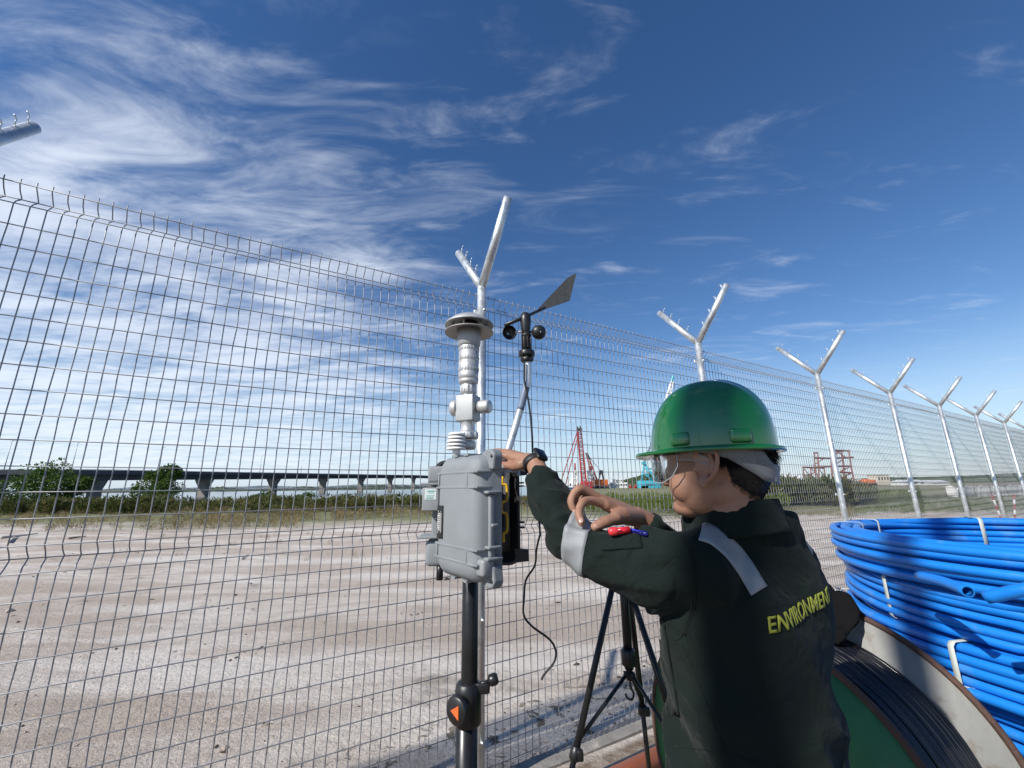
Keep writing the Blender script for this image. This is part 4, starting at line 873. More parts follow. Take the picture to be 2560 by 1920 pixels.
def patch(c4, name, m, off, n=10):
    P = np.array(c4, float); rows = [[P[0] * (1 - i) * (1 - j) + P[1] * (1 - i) * j + P[2] * i * j + P[3] * i * (1 - j) for j in np.linspace(0, 1, n)] for i in np.linspace(0, 1, n)]
    pts = [[cast(CAM, ray(*q), off) for q in r] for r in rows]; Vs = []; idx = {}; F = []
    for i, r in enumerate(pts):
        for j, q in enumerate(r):
            if q is not None: idx[(i, j)] = len(Vs); Vs.append(q)
    for i in range(n - 1):
        for j in range(n - 1):
            k_ = [(i, j), (i, j + 1), (i + 1, j + 1), (i + 1, j)]
            if all(q in idx for q in k_): F.append(tuple(idx[q] for q in k_))
    b_ = MB(); b_.add(Vs, F, True); o = b_.build(name, m, cover); md = o.modifiers.new('thick', 'SOLIDIFY'); md.thickness = .003; md.offset = 0; return o
patch([(1478, 1336), (1600, 1336), (1606, 1371), (1504, 1377)], 'sleeve_pocket', M['cloth'], .0018); patch([(1640, 1545), (1660, 1545), (1700, 1786), (1668, 1790)], 'side_pocket_flap', M['cloth'], .0016)
# boots
for s in (-1, 1):
    an = A3(SC[0], SC[1], 0) + BR * s * .12 - BF * .01; b_ = MB(); b_.ell(an + BF * .07 + Z * .045, (.15, .052, .05), rotm(BF, BR, Z)); b_.tube([an + Z * .05, an + Z * .2], .052, 16); b_.box(an + BF * .07 + Z * .012, (.30, .10, .024), rotm(BF, BR, Z), bev=.01); b_.build('boot', M['rubber'], person)
# --- hair
hb = MB(); hv = []; hf = []
def head_hit(theta, z_):
    dr = HFW * math.cos(theta) - HRT * math.sin(theta); o_ = hp(0, 0, z_) + dr * .25; h, n, i, _ = body_bvh.ray_cast(Vector(o_), Vector(-dr)); return (np.array(h) if h is not None else o_ - dr * .16), dr
Vs = []; rows_ = 40; cols_ = 16
for i in range(rows_ + 1):
    tt = math.radians(105 + 150 * i / rows_); lowz = np.interp(math.degrees(tt), [105, 110, 114, 122, 150, 180, 210, 238, 246, 250, 255], [.012, .004, .022, -.035, -.062, -.068, -.062, -.035, .022, .004, .012])
    for j in range(cols_ + 1):
        z_ = lowz + (.075 - lowz) * j / cols_; h, dr = head_hit(tt, z_); Vs.append(h + dr * (.001 + .006 * min(1, j / 5)))
F = [(i * (cols_ + 1) + j, i * (cols_ + 1) + j + 1, (i + 1) * (cols_ + 1) + j + 1, (i + 1) * (cols_ + 1) + j) for i in range(rows_) for j in range(cols_)]
hb.add(Vs, F, True); Vh = []; Fh = []
for _ in range(7000):
    td = rng.uniform(106, 254); tt = math.radians(td); lowz = np.interp(td, [105, 110, 114, 122, 150, 180, 210, 238, 246, 250, 255], [.012, .004, .022, -.035, -.062, -.068, -.062, -.035, .022, .004, .012]) - .006
    z_ = lowz + (.026 - lowz) * rng.uniform(0, 1); h, dr = head_hit(tt, z_); f = (z_ - lowz) / .06; h = h + dr * (.0005 + (.003 if z_ < -.004 else .006) * min(1, f * 1.8)); L_ = (.005 if z_ < -.004 else .022) * rng.uniform(.6, 1.1)
    dd = norm(dr * .30 - Z * .9 + rng.normal(size=3) * .3); s_ = norm(np.cross(dd, rng.normal(size=3))) * .00055; k_ = len(Vh); Vh += [h - s_, h + s_, h + dd * L_]; Fh.append((k_, k_ + 1, k_ + 2))
hb.add(Vh, Fh); hb.build('hair', mat('black_hair', (.006, .0055, .005), .5, 0, .2, 60, spec=.4), person)
b_ = MB()
for s in (-1, 1): b_.tube(spline([hp(.086, s * .018, .026), hp(.084, s * .032, .031), hp(.070, s * .048, .027)], 4), [.003, .0035, .0036, .0036, .0036, .0034, .003, .002, .001], 6)
b_.build('eyebrows_and_lashes', M['black'] if False else mat('brow_hair', (.012, .010, .009), .6), person)

# ------------------------------------------------------------------ green hard hat
hat = thing('hard_hat', tuple(hp(0, 0, .035)), 'glossy green hard hat on the worker\'s head', 'hard hat')
HZ = 1.625 - HC_[2]; HA, HB, HHH = .1215, .107, .150; H0_ = -.003
def hat_pt(th_, t, off=0.0):
    """th_ 0 front, 90 left side; t 0 rim .. 1 crown"""
    zt = HHH * t; s = max(0.0, 1 - t ** 2.5) ** (1 / 2.15); ca, sa = math.cos(th_), math.sin(th_); a = HA * s + off; c = HB * s + off
    lat_ = sa * c; rdg = .0035 * math.exp(-(lat_ / .020) ** 4) * sstep(np.array(t), .25, .55) + .0022 * math.exp(-((abs(lat_) - .045) / .008) ** 2) * sstep(np.array(t), .45, .7) * (s > .2)
    fr = .010 * (1 - t) * max(0, ca) ** 2
    return hp(H0_ + ca * (a + fr), -lat_, HZ + zt + rdg)
nu, nv = 96, 40; Vs = [hat_pt(2 * math.pi * k / nu, (i / nv) ** .8 * .9995) for i in range(nv + 1) for k in range(nu)]
F = [(i * nu + k, i * nu + (k + 1) % nu, (i + 1) * nu + (k + 1) % nu, (i + 1) * nu + k) for i in range(nv) for k in range(nu)]; F.append(tuple(nv * nu + k for k in range(nu)))
b_ = MB(); b_.add(Vs, F, True)
# brim: short gutter all round, peak at the front
prof = [(0, 0.0), (.25, -.003), (.7, -.005), (1.0, -.0035), (1.04, -.008), (.98, -.0115), (.5, -.011), (0, -.0085)]; Vs = []
for k in range(nu):
    t = 2 * math.pi * k / nu; ca, sa = math.cos(t), math.sin(t); w_ = .012 + .022 * sstep(np.array(ca), .15, .95); drop = -.003 * sstep(np.array(ca), .2, 1.0)
    for f, z_ in prof: Vs.append(hp(H0_ + ca * (HA + .010 * max(0, ca) ** 2 + w_ * f), -sa * (HB + w_ * f), HZ + z_ + drop * f))
m_ = len(prof); F = [(k * m_ + j, k * m_ + j + 1, ((k + 1) % nu) * m_ + j + 1, ((k + 1) % nu) * m_ + j) for k in range(nu) for j in range(m_ - 1)]; b_.add(Vs, F, True); so = b_.build('shell', M['helmet'], hat)
for td in (68, 122, 238, 292):
    t = math.radians(td); p0 = hat_pt(t, .012); p1 = hat_pt(t, .20); o_ = norm(hat_pt(t, .1, .01) - hat_pt(t, .1)); tn = norm(hat_pt(t + .05, .1) - hat_pt(t - .05, .1)); up_ = norm(p1 - p0)
    b_ = MB(); b_.box(p0 * .5 + p1 * .5 - o_ * .004, (.040, .020, np.linalg.norm(p1 - p0)), rotm(tn, np.cross(up_, tn), up_), bev=.006); b_.build('accessory_slot', M['helmet'], hat)
# harness band showing at the nape
def band(a0, a1, zt, zb_, r_a, r_b, name):
    n = 40; Vs = []
    for k in range(n + 1):
        td = a0 + (a1 - a0) * k / n; t = math.radians(td); ca, sa = math.cos(t), math.sin(t); lo, hi = np.interp(td, *zb_), np.interp(td, *zt)
        for f in np.linspace(0, 1, 5): z_ = lo + (hi - lo) * f; flare = .006 * f; Vs.append(hp(-.004 + ca * (r_a + flare), -sa * (r_b + flare), z_))
    F = [(k * 5 + j, k * 5 + j + 1, (k + 1) * 5 + j + 1, (k + 1) * 5 + j) for k in range(n) for j in range(4)]; b2 = MB(); b2.add(Vs, F, True); o = b2.build(name, M['suspension'], hat); md = o.modifiers.new('thick', 'SOLIDIFY'); md.thickness = .003; return o
T0 = ([70, 100, 126, 142, 156, 180, 204, 218, 234, 260, 290], [.034, .034, .034, .030, -.002, -.006, -.002, .030, .034, .034, .034]); B0 = ([70, 88, 108, 124, 145, 165, 180, 195, 215, 236, 252, 272, 290], [.026, .022, .010, -.010, -.034, -.040, -.041, -.040, -.034, -.010, .010, .022, .026])
band(70, 290, T0, B0, .1075, .0885, 'nape_band')
b_ = MB(); b_.box(hp(-.108, 0, -.024), (.010, .06, .030), RH, bev=.005); b_.build('ratchet', M['suspension'], hat)
# ------------------------------------------------------------------ clear safety glasses
def clear_material():
    m = bpy.data.materials.new('clear_polycarbonate'); N, L = nodes_of(m); N.remove(N['Principled BSDF']); tr = N.new('ShaderNodeBsdfTransparent'); tr.inputs[0].default_value = (.95, .96, .965, 1); gl = N.new('ShaderNodeBsdfGlossy'); gl.inputs['Roughness'].default_value = .04; fr = N.new('ShaderNodeFresnel'); fr.inputs[0].default_value = 1.45; ms = N.new('ShaderNodeMixShader'); sc_ = N.new('ShaderNodeMath'); sc_.operation = 'MULTIPLY'; sc_.inputs[1].default_value = .85; L.new(fr.outputs[0], sc_.inputs[0]); L.new(sc_.outputs[0], ms.inputs[0]); L.new(tr.outputs[0], ms.inputs[1]); L.new(gl.outputs[0], ms.inputs[2]); L.new(ms.outputs[0], N['Material Output'].inputs[0]); return m
M['clear'] = clear_material(); M['clearedge'] = mat('clear_plastic_edge', (.27, .285, .295), .2, 0, .1, 20)
gls = thing('safety_glasses', tuple(hp(.1, 0, 0)), 'clear wraparound safety glasses on the worker\'s face', 'safety glasses')
def gp(td, z_): t = math.radians(td); return hp(.046 + (.086 + .10 * min(0, z_ - .02)) * math.cos(t), -.0885 * math.sin(t), z_)
gz_t = lambda td: .034 - .003 * (abs(td) / 90); gz_b = lambda td: np.interp(abs(td), [0, 10, 22, 55, 74, 84], [-.006, -.012, -.032, -.036, -.024, -.002])
tds = np.linspace(-84, 84, 61); Vs = []
for td in tds:
    for f in np.linspace(0, 1, 7): Vs.append(gp(td, gz_b(td) + (gz_t(td) - gz_b(td)) * f))
F = [(k * 7 + j, k * 7 + j + 1, (k + 1) * 7 + j + 1, (k + 1) * 7 + j) for k in range(len(tds) - 1) for j in range(6)]; b_ = MB(); b_.add(Vs, F, True); b_.build('lens', M['clear'], gls)
loop = [gp(td, gz_t(td)) for td in tds] + [gp(td, gz_b(td)) for td in tds[::-1]]
b_ = MB(); b_.tube(loop, .0012, 6, closed=True); b_.build('lens_edge', M['clearedge'], gls)
for s in (-1, 1): b_ = MB(); b_.tube([gp(s * 60, gz_b(60) + .004), gp(s * 60, gz_t(60) - .003)], .0011, 6); b_.build('moulded_ridge', M['clear'], gls)
for s in (-1, 1):
    b_ = MB(); V4 = []
    for q in np.linspace(0, 1, 14):
        f_ = .054 - .066 * q; zc_ = .020 - .020 * q ** 2; hh = .0105 - .005 * q; V4 += [hp(f_, s * (.0885 + .001 * q), zc_ - hh), hp(f_, s * (.0885 + .001 * q), zc_ + hh)]
    b_.add(V4, [(2 * k, 2 * k + 1, 2 * k + 3, 2 * k + 2) for k in range(13)], True); b_.build('temple', M['clear'], gls); b_ = MB(); b_.tube([V4[2 * k] for k in range(14)] + [V4[2 * k + 1] for k in range(13, -1, -1)], .0011, 5, closed=True); b_.build('temple_edge', M['clearedge'], gls)
# ------------------------------------------------------------------ watch and pens
wa = norm(W2 - LE); wc = W2 - wa * .002; x_, y_, _ = frame(wa); wt_ = thing('wrist_watch', tuple(wc), 'black sports watch with perforated band on the worker\'s left wrist', 'watch')
b_ = MB(); Vs = []; n = 40
for k in range(n):
    a = 2 * math.pi * k / n; rd = x_ * math.cos(a) + y_ * math.sin(a)
    h, nn_, i_, _d = body_bvh.ray_cast(Vector(wc + rd * .08), Vector(-rd)); r_ = np.linalg.norm(np.array(h) - wc) if h is not None else .027; r_ = min(max(r_, .022), .034)
    for o2, w_ in ((.0012, -.010), (.0045, -.009), (.0045, .009), (.0012, .010)): Vs.append(wc + rd * (r_ + o2) + wa * w_)
b_.add(Vs, [(k * 4 + j, k * 4 + (j + 1) % 4, ((k + 1) % n) * 4 + (j + 1) % 4, ((k + 1) % n) * 4 + j) for k in range(n) for j in range(4)], True); b_.build('band', M['rubber'], wt_)
od = norm(A3(.45, -.25, .86) - wa * (A3(.45, -.25, .86) @ wa)); b_ = MB(); b_.box(wc + od * .034, (.036, .040, .011), rotm(np.cross(od, wa), wa, od), bev=.005); b_.build('watch_case', M['black'], wt_)
b_ = MB(); b_.box(wc + od * .0402, (.029, .032, .001), rotm(np.cross(od, wa), wa, od), bev=.0004); b_.build('screen', mat('watch_glass', (.004, .004, .006), .08), wt_)
def pen(name, pts, r, m, cap, label):
    P_ = [cast(CAM, ray(*q), .006) for q in pts]; P_ = [q for q in P_ if q is not None]
    if len(P_) < 2: P_ = [at(*q, .9) for q in pts]
    t = thing(name, tuple(P_[0]), label, 'pen'); b_ = MB(); b_.tube([P_[0], P_[-1]], r, 10); b_.build('barrel', m, t); d_ = norm(P_[-1] - P_[0]); b_ = MB(); b_.lathe([(r * 1.15, 0), (r * 1.25, .002), (r * 1.25, .014), (r * .7, .018)], P_[-1] - d_ * .004, d_, 12); b_.build('cap', cap, t)
    b_ = MB(); b_.tube([P_[-1] + d_ * .008 + (CAM - P_[0]) * .006, P_[0] * .45 + P_[-1] * .55 + (CAM - P_[0]) * .008], .0016, 6); b_.build('clip', cap, t)
pen('pen', [(1558, 1328), (1612, 1334)], .0045, mat('blue_pen_plastic', (.03, .03, .35), .2, 0, .1, 20), mat('dark_blue_cap', (.01, .01, .12), .2), 'blue clip pen in the sleeve pocket')
pen('marker', [(1574, 1324), (1538, 1328)], .0068, mat('red_marker_plastic', (.55, .015, .03), .3, 0, .1, 20), mat('red_cap', (.6, .04, .05), .3), 'short red marker in the sleeve pocket beside the blue pen')
# ------------------------------------------------------------------ black camera tripod
TY = 1.74
def tp(px, py, dy=0.0): return at(px, py, TY + dy)
tri = thing('tripod', (tp(1560, 1500)[0], TY, 0), 'black camera tripod with hook standing behind the worker\'s sleeve', 'tripod')
top = tp(1556, 1425); low = tp(1573, 1672)
b = MB(); b.tube([top + A3(0, 0, .06), low], .0165, 16); b.tube([low + A3(0, 0, .02), low - A3(0, 0, .035)], .012, 14); b.build('centre_column', M['blackmetal'], tri)
b = MB(); b.lathe([(.022, 0), (.026, .004), (.026, .05), (.022, .056)], low + A3(0, 0, .01), n=20); b.build('column_collar', M['black'], tri)
hk = low - A3(0, 0, .04); b = MB(); b.tube(spline([hk, hk - A3(-.002, 0, .022), hk - A3(-.010, 0, .04), hk - A3(-.002, 0, .058), hk - A3(.014, 0, .054), hk - A3(.02, 0, .04)], 5), .0038, 8); b.build('hook', M['black'], tri)
b = MB(); b.lathe([(.02, 0), (.045, .01), (.045, .04), (.03, .06), (.018, .065)], top - A3(0, 0, .02), n=24); b.box(top + A3(0, 0, .09), (.05, .06, .05), bev=.01); b.box(top + A3(0, 0, .125), (.07, .09, .012), bev=.003); b.build('tripod_head', M['black'], tri)
sh = top - A3(0, 0, .01)
feet = {}
for nm, (k0, k1) in dict(a=((1531, 1468, -.02), (1430, 1920, -.16)), b=((1573, 1478, .02), (1622, 1915, .20)), c=((1577, 1480, -.01), (1654, 1715, -.14))).items():
    p, q = tp(*k0), tp(*k1); d = q - p; g = p + d * (p[2] / -d[2]) * .985; feet[nm] = (p, g)
    L_ = np.linalg.norm(g - p); x1 = p + (g - p) * .40; x2 = p + (g - p) * .72; s0 = p - norm(g - p) * .07
    b = MB(); b.tube([s0, x1], .0112, 12); b.tube([x1 - norm(d) * .02, x2], .0092, 12); b.tube([x2 - norm(d) * .02, g], .0074, 12); leg = b.build('leg', M['blackmetal'], tri)
    for x in (x1, x2):
        b = MB(); dd = norm(d); b.lathe([(.015, -.018), (.0175, -.015), (.0175, .015), (.013, .02)], x, dd, 16); b.box(x + A3(.014, -.012, 0), (.02, .018, .03), bev=.004); b.build('leg_lock', M['black'], leg)
    b = MB(); b.lathe([(.016, 0), (.016, .02), (.01, .035)], g * A3(1, 1, 0), n=14); b.build('foot', M['rubber'], leg)
    m_ = p + (g - p) * .375
    b = MB(); c0 = low + A3(0, 0, -.005); b.tube([c0, m_], .0065, 8); b.box(c0 + norm(m_ - c0) * .02, (.018, .018, .02), bev=.003); b.build('brace', M['black'], tri)
b = MB()
for p, g in feet.values(): b.tube([sh, p], .012, 10)
b.build('leg_yoke', M['black'], tri)

# ------------------------------------------------------------------ steel cable drum
M['greenpaint'] = mat('worn_green_steel_paint', (0.022, 0.145, 0.05), 0.5, 0, 0.25, 5, 0.2, 40, col2=(0.10, 0.05, 0.025), c2scale=6.5, c2lo=.55, c2hi=.66)
M['greypaint'] = mat('scuffed_grey_paint', (0.22, 0.22, 0.205), 0.6, 0, 0.12, 4, 0.15, 40, col2=(0.13, 0.09, 0.06), c2scale=7, c2lo=.57, c2hi=.72)
M['rust'] = mat('rusty_rim', (0.075, 0.040, 0.028), 0.8, 0, 0.35, 14, 0.4, 80, col2=(0.05, 0.03, 0.025), c2scale=9)
M['cable'] = mat('black_cable_sheath', (0.007, 0.007, 0.009), 0.24, 0, 0.25, 9, spec=0.55, rvar=0.12)
ra = math.radians(61.5); RA = A3(math.sin(ra), math.cos(ra), 0); RC = A3(.866, 1.695, .53); RR = .53; RW = .50
drum = thing('cable_drum', RC * A3(1, 1, 0) + RA * RW / 2, 'steel cable drum with green and grey flanges wound with black cable', 'cable drum')
rx = np.cross(RA, A3(0, 0, 1)); rz = A3(0, 0, 1)
def disc_pt(c, r, a): return c + rx * (r * math.cos(a)) + rz * (r * math.sin(a))
def flange(c, face_out, m_out, m_in):
    o_ = RA * face_out
    b = MB(); b.lathe([(.06, .000), (.06, .004), (RR - .012, .004), (RR - .012, .0)], c, o_, 72); f = b.build('flange', M[m_out], drum)
    b = MB(); b.lathe([(.05, -.0045), (RR - .012, -.0045), (RR - .012, -.0005), (.05, -.0005)], c, o_, 72); b.build('flange_inner_face', M[m_in], f)
    ring = [disc_pt(c, RR - .008, a) for a in np.linspace(0, 2 * math.pi, 96, endpoint=False)]
    b = MB(); b.tube(ring, .011, 8, closed=True); b.build('rim', M['rust'], f)
    for k in range(6):                                     # pressed spokes on the outside
        a = k * math.pi / 3 + .35; d = rx * math.cos(a) + rz * math.sin(a); R_ = rotm(d, o_, np.cross(d, o_)); b = MB(); b.box(c + d * .29 + o_ * .006, (.36, .014, .035), R_, bev=.004); b.build('spoke', M[m_out], f)
    b = MB(); b.tube([disc_pt(c + o_ * .012, .21, a) for a in np.linspace(0, 2 * math.pi, 60, endpoint=False)], .008, 8, closed=True); b.tube([disc_pt(c + o_ * .012, .09, a) for a in np.linspace(0, 2 * math.pi, 40, endpoint=False)], .010, 8, closed=True); b.build('stiffening_ring', M['rust'], f)
    return f
flange(RC, -1, 'greenpaint', 'greenpaint'); flange(RC + RA * RW, 1, 'greypaint', 'greypaint')
b = MB(); b.lathe([(.24, .006), (.24, RW - .006)], RC, RA, 48); b.build('core', M['rust'], drum)
cb = MB(); rc = .0085; layers = [(.412, 0.0), (.398, .5)]; npass = int((RW - .06) / (2 * rc * 1.02))
for lr_, sh_ in layers:
    pts = []; N_ = 64
    for t in range(npass * N_):
        a = 2 * math.pi * t / N_; x = .03 + (t / N_ + sh_) * 2 * rc * 1.02; bulge = .030 * math.sin(math.pi * min(1, x / RW)) ; w_ = .006 * vnoise(A3(a * 1.2 + int(t / N_) * 3.1, lr_ * 40, 2))
        pts.append(disc_pt(RC + RA * x, lr_ + bulge + w_, a))
    cb.tube(pts, rc, 6)
tag(cb.build('wound_cable', M['cable'], drum), 'glossy black cable wound side by side on the drum')
b = MB(); b.lathe([(.40, .02), (.40, RW - .02)], RC, RA, 64); b.build('inner_winding', M['cable'], drum)
for s_ in (-1, 1):                                         # blocks that keep it from rolling
    pass
# black jacket thrown over the cable on the drum
jm = MB(); jc = at(2078, 1556, 1.34); a0 = math.pi / 2
def jacket():
    nu, nv = 34, 30; V = []; F = []
    for i in range(nv + 1):
        for k_ in range(nu + 1):
            s = (i / nv - .5) * .22; t = (k_ / nu - .5) * .20
            ang = 1.52 + s / .47; r = .446 + .020 + .026 * vnoise(A3(s * 16, t * 12, 3)) + .018 * vnoise(A3(s * 42, t * 30, 8)) + .03 * math.exp(-((s) ** 2 + (t) ** 2) / .006)
            x = .40 + t * (1 + .15 * vnoise(A3(s * 8, 1, 1))); r = r + .03 + float(sstep(np.array(x), .38, .47)) * .075; V.append(disc_pt(RC + RA * x, r, ang) + A3(0, 0, .01 * vnoise(A3(s * 12, t * 12, 1))))
    for i in range(nv):
        for k_ in range(nu): q = i * (nu + 1) + k_; F.append((q, q + 1, q + nu + 2, q + nu + 1))
    b = MB(); b.add(V, F, True); o = b.build('jacket', mat('black_cloth', (.006, .006, .0065), .9, 0, .2, 20, .4, 300, spec=.1)); md = o.modifiers.new('thick', 'SOLIDIFY'); md.thickness = .012; return o
tag(jacket(), 'crumpled black jacket lying on the drum behind the worker\'s back', 'jacket')

# ------------------------------------------------------------------ blue pipe coils, a stack right of the drum
CC = A3(2.545, 1.90, 0); CRAD = .95; PR = .0172
def coil(z0, turns_r, turns_z, seed, dx, dy, rscale, jit):
    r_ = np.random.default_rng(seed); pts = []; N_ = 72; total = turns_r * turns_z; order = []
    for j in range(turns_r):
        zs = list(range(turns_z)); order += [(j, z) for z in (zs if j % 2 == 0 else zs[::-1])]
    ph = r_.uniform(0, 6.28, total); am = r_.uniform(.4, 1.0, total) * jit
    cur = []
    for i, (j, z) in enumerate(order):
        cur.append((CRAD * rscale - PR - (turns_r - 1 - j) * PR * 1.9, z0 + PR + z * PR * 1.86))
    for i in range(total):
        r0, zA = cur[i]; r1, zB = cur[min(i + 1, total - 1)]
        for t in range(N_):
            f = t / N_; g = f * f * (3 - 2 * f) if True else f; g = sstep(np.array(f), .8, 1.0)
            a = 2 * math.pi * f + 1.2 * seed
            r = r0 + (r1 - r0) * g + am[i] * .014 * math.sin(a * 1.0 + ph[i]) + am[i] * .006 * math.sin(2 * a + ph[i] * 2)
            z = zA + (zB - zA) * g + am[i] * .007 * math.sin(a + ph[i] * 1.7)
            pts.append(A3(CC[0] + dx + r * math.cos(a), CC[1] + dy + r * math.sin(a), z))
    return np.array(pts)
ztop = 1.338; specs = [(5, 1.0, 0, 0, .9), (5, .962, .01, .02, 1.0), (5, 1.0, -.012, -.01, 1.1), (5, .975, .02, 0, 1.2), (5, 1.005, -.01, .02, 1.0), (5, .98, 0, 0, 1.0), (5, 1.0, .02, .01, 1.0), (6, .99, 0, 0, 1.0)]
clab = ['topmost blue pipe coil of the stack, bound with white straps', 'second blue pipe coil from the top, its two cut ends sticking out', 'third blue pipe coil from the top, with a loose strap tail', 'fourth blue pipe coil from the top, beside the grey drum flange', 'fifth blue pipe coil from the top, low at the right edge', 'sixth blue pipe coil from the top, at the lower right', 'seventh blue pipe coil from the top, near the ground', 'lowest blue pipe coil of the stack, on the ground']
z = ztop
for i, (tz, rs, dx_, dy_, jit) in enumerate(specs):
    hgt = PR * 2 + (tz - 1) * PR * 1.86 + .014; z0 = z - hgt if i < 7 else max(0.0, z - hgt); z = z0
    c = thing('pipe_coil', (CC[0] + dx_, CC[1] + dy_, z0), clab[i], 'pipe coil', 'blue pipe coils stacked by the drum')
    pts = coil(z0, 4, tz, i + 2, dx_, dy_, rs, jit); b = MB(); b.tube(pts, PR, 10, caps=True); b.build('pipe', M['blue'], c)
    if i == 1:
        for (p0, p1, p2) in ((at(2300, 1440, 1.64), at(2360, 1455, 1.51), at(2420, 1479, 1.40)), (at(2640, 1462, 1.22), at(2560, 1474, 1.26), at(2465, 1494, 1.33))):
            b = MB(); b.hollow(spline([p0, p1, p2], 6), PR * .98, PR * .78, 18); b.build('pipe_end', M['blue'], c)
    R_ = CRAD * rs; nsr = 4
    for ang in ({0: (2.36, 2.02, -2.62, 1.2, -1.4), 1: (3.06, -1.6, 2.2), 2: (-2.95, 2.4, -1.2)}.get(i, (2.6, 1.2, -1.0))):
        ca, sa = math.cos(ang), math.sin(ang); cxy = A3(CC[0] + dx_, CC[1] + dy_, 0); ri, ro = R_ - nsr * PR * 1.9 - PR * .6, R_ + .007; zb, zt = z0 - .004, z0 + hgt - .006
        loop = [(ri, zb), (ro - .008, zb), (ro, zb + .012), (ro, zt - .012), (ro - .012, zt), (ri + .012, zt), (ri, zt - .01)]
        T_ = A3(-sa, ca, 0); V = []; w_ = .010
        for (r_, z_) in loop:
            p = cxy + A3(r_ * ca, r_ * sa, z_); V += [p - T_ * w_, p + T_ * w_]
        n_ = len(loop); F = [(2 * q, 2 * q + 1, (2 * q + 3) % (2 * n_), (2 * q + 2) % (2 * n_)) for q in range(n_)]
        b = MB(); b.add(V, F, True); o = b.build('strap', M['strap'], c); md = o.modifiers.new('thick', 'SOLIDIFY'); md.thickness = .002; md.offset = 1
        if i == 2 and ang == -2.95:
            p = cxy + A3(ro * ca, ro * sa, (zb + zt) / 2); b = MB(); b.tube(spline([p + A3(-.005, -.008, -.05), p + A3(.05, -.03, -.06), p + A3(.11, -.05, -.1), p + A3(.15, -.07, -.17)], 6), .0022, 6); b.build('strap_tail', M['strap'], c)
# pipes lying on the soil along the fence
g0, g1 = gr(1547, 1935, .05), gr(1640, 1880, .05)
un = lambda p: (p @ UV, p @ NV)
n0 = (gr(1600, 1908, .06) @ NV); b = MB(); b.hollow([fu(-.1, n0 - .02, .055), fu(1.0, n0 - .02, .057), fu(3.4, n0 - .03, .056)], .055, .050, 24); tag(b.build('orange_pipe', mat('orange_brown_pvc', (.42, .11, .035), .45, 0, .12, 6, col2=(.30, .16, .09), c2scale=8)), 'orange brown plastic pipe lying on the soil below the tripod', 'pipe')
b = MB(); b.hollow([fu(-.4, n0 + .085, .028), fu(1.0, n0 + .085, .03), fu(3.4, n0 + .08, .028)], .024, .020, 18); tag(b.build('dark_pipe', mat('dark_blue_black_pipe', (.016, .022, .035), .35)), 'thin blue black pipe lying beside the orange pipe', 'pipe')
# ------------------------------------------------------------------ bridge over the river
M['bconcrete'] = mat('weathered_bridge_concrete', (0.20, 0.19, 0.175), 0.9, 0, 0.2, .15, spec=.2)
M['bdark'] = mat('dark_bridge_girder', (0.075, 0.078, 0.085), 0.85, 0, 0.2, .3, spec=.2)
M['white'] = mat('white_paint', (0.72, 0.72, 0.70), 0.5, 0, 0.08, .3)
M['lampgrey'] = mat('lamp_grey_metal', (0.4, 0.42, 0.44), 0.5, .4)
bp = [(-420, 92), (-150, 100), (0, 107), (240, 117), (510, 155), (683, 197), (807, 244), (902, 299), (975, 361), (1033, 432), (1075, 515), (1110, 620), (1140, 760), (1165, 930)]
def bpt(px, dep, zt):
    d = ray(px, 1210); p = CAM + d * dep; return A3(p[0], p[1], zt)
bz = lambda dep: 6.0 + (dep - 90) * .0225 if dep < 460 else 14.3 + (dep - 460) * .012
line = np.array([bpt(px, dep, bz(dep)) for px, dep in bp]); sl = spline(line, 4)
br = thing('bridge', (line[3][0], line[3][1], 0), 'long dark road bridge on flared piers crossing the river', 'bridge')
def deck(z0, z1, w0, w1, name, m):
    V = []; F = []
    T = np.gradient(sl, axis=0); T[:, 2] = 0; T /= np.linalg.norm(T, axis=1)[:, None]; S = np.stack([T[:, 1], -T[:, 0], T[:, 2] * 0], 1)
    for p, s in zip(sl, S):
        V += [p + s * w0 + A3(0, 0, z0), p + s * w1 + A3(0, 0, z0), p + s * w1 + A3(0, 0, z1), p + s * w0 + A3(0, 0, z1)]
    for i in range(len(sl) - 1):
        for k in range(4): F.append((i * 4 + k, i * 4 + (k + 1) % 4, (i + 1) * 4 + (k + 1) % 4, (i + 1) * 4 + k))
    F += [(0, 1, 2, 3)[::-1], tuple((len(sl) - 1) * 4 + k for k in range(4))]; b = MB(); b.add(V, F); return b.build(name, M[m], br)
deck(-1.9, -.35, -3.6, 3.6, 'girder', 'bdark'); deck(-.35, -.05, -5.6, 5.6, 'deck_slab', 'bdark'); deck(-.05, .85, 5.3, 5.6, 'parapet', 'bdark'); deck(-.05, .85, -5.6, -5.3, 'parapet', 'bdark'); deck(.9, 1.02, 5.4, 5.5, 'railing', 'lampgrey')
for k, (px, dep) in enumerate(bp):
    p = line[k]; t = norm((line[min(k + 1, len(line) - 1)] - line[max(k - 1, 0)]) * A3(1, 1, 0)); s = A3(t[1], -t[0], 0); zt = p[2] - 1.9
    V = []
    for z_, w_, l_ in ((-3, 1.7, .9), (zt - 2.4, 1.7, .9), (zt - .4, 2.7, 1.15), (zt, 2.8, 1.2)):
        for a, c in ((-1, -1), (1, -1), (1, 1), (-1, 1)): V.append(A3(p[0], p[1], z_) + s * w_ * a + t * l_ * c)
    F = [(i * 4 + q, i * 4 + (q + 1) % 4, (i + 1) * 4 + (q + 1) % 4, (i + 1) * 4 + q) for i in range(3) for q in range(4)] + [(12, 13, 14, 15)]
    b = MB(); b.add(V, F); b.build('pier', M['bconcrete'], br)
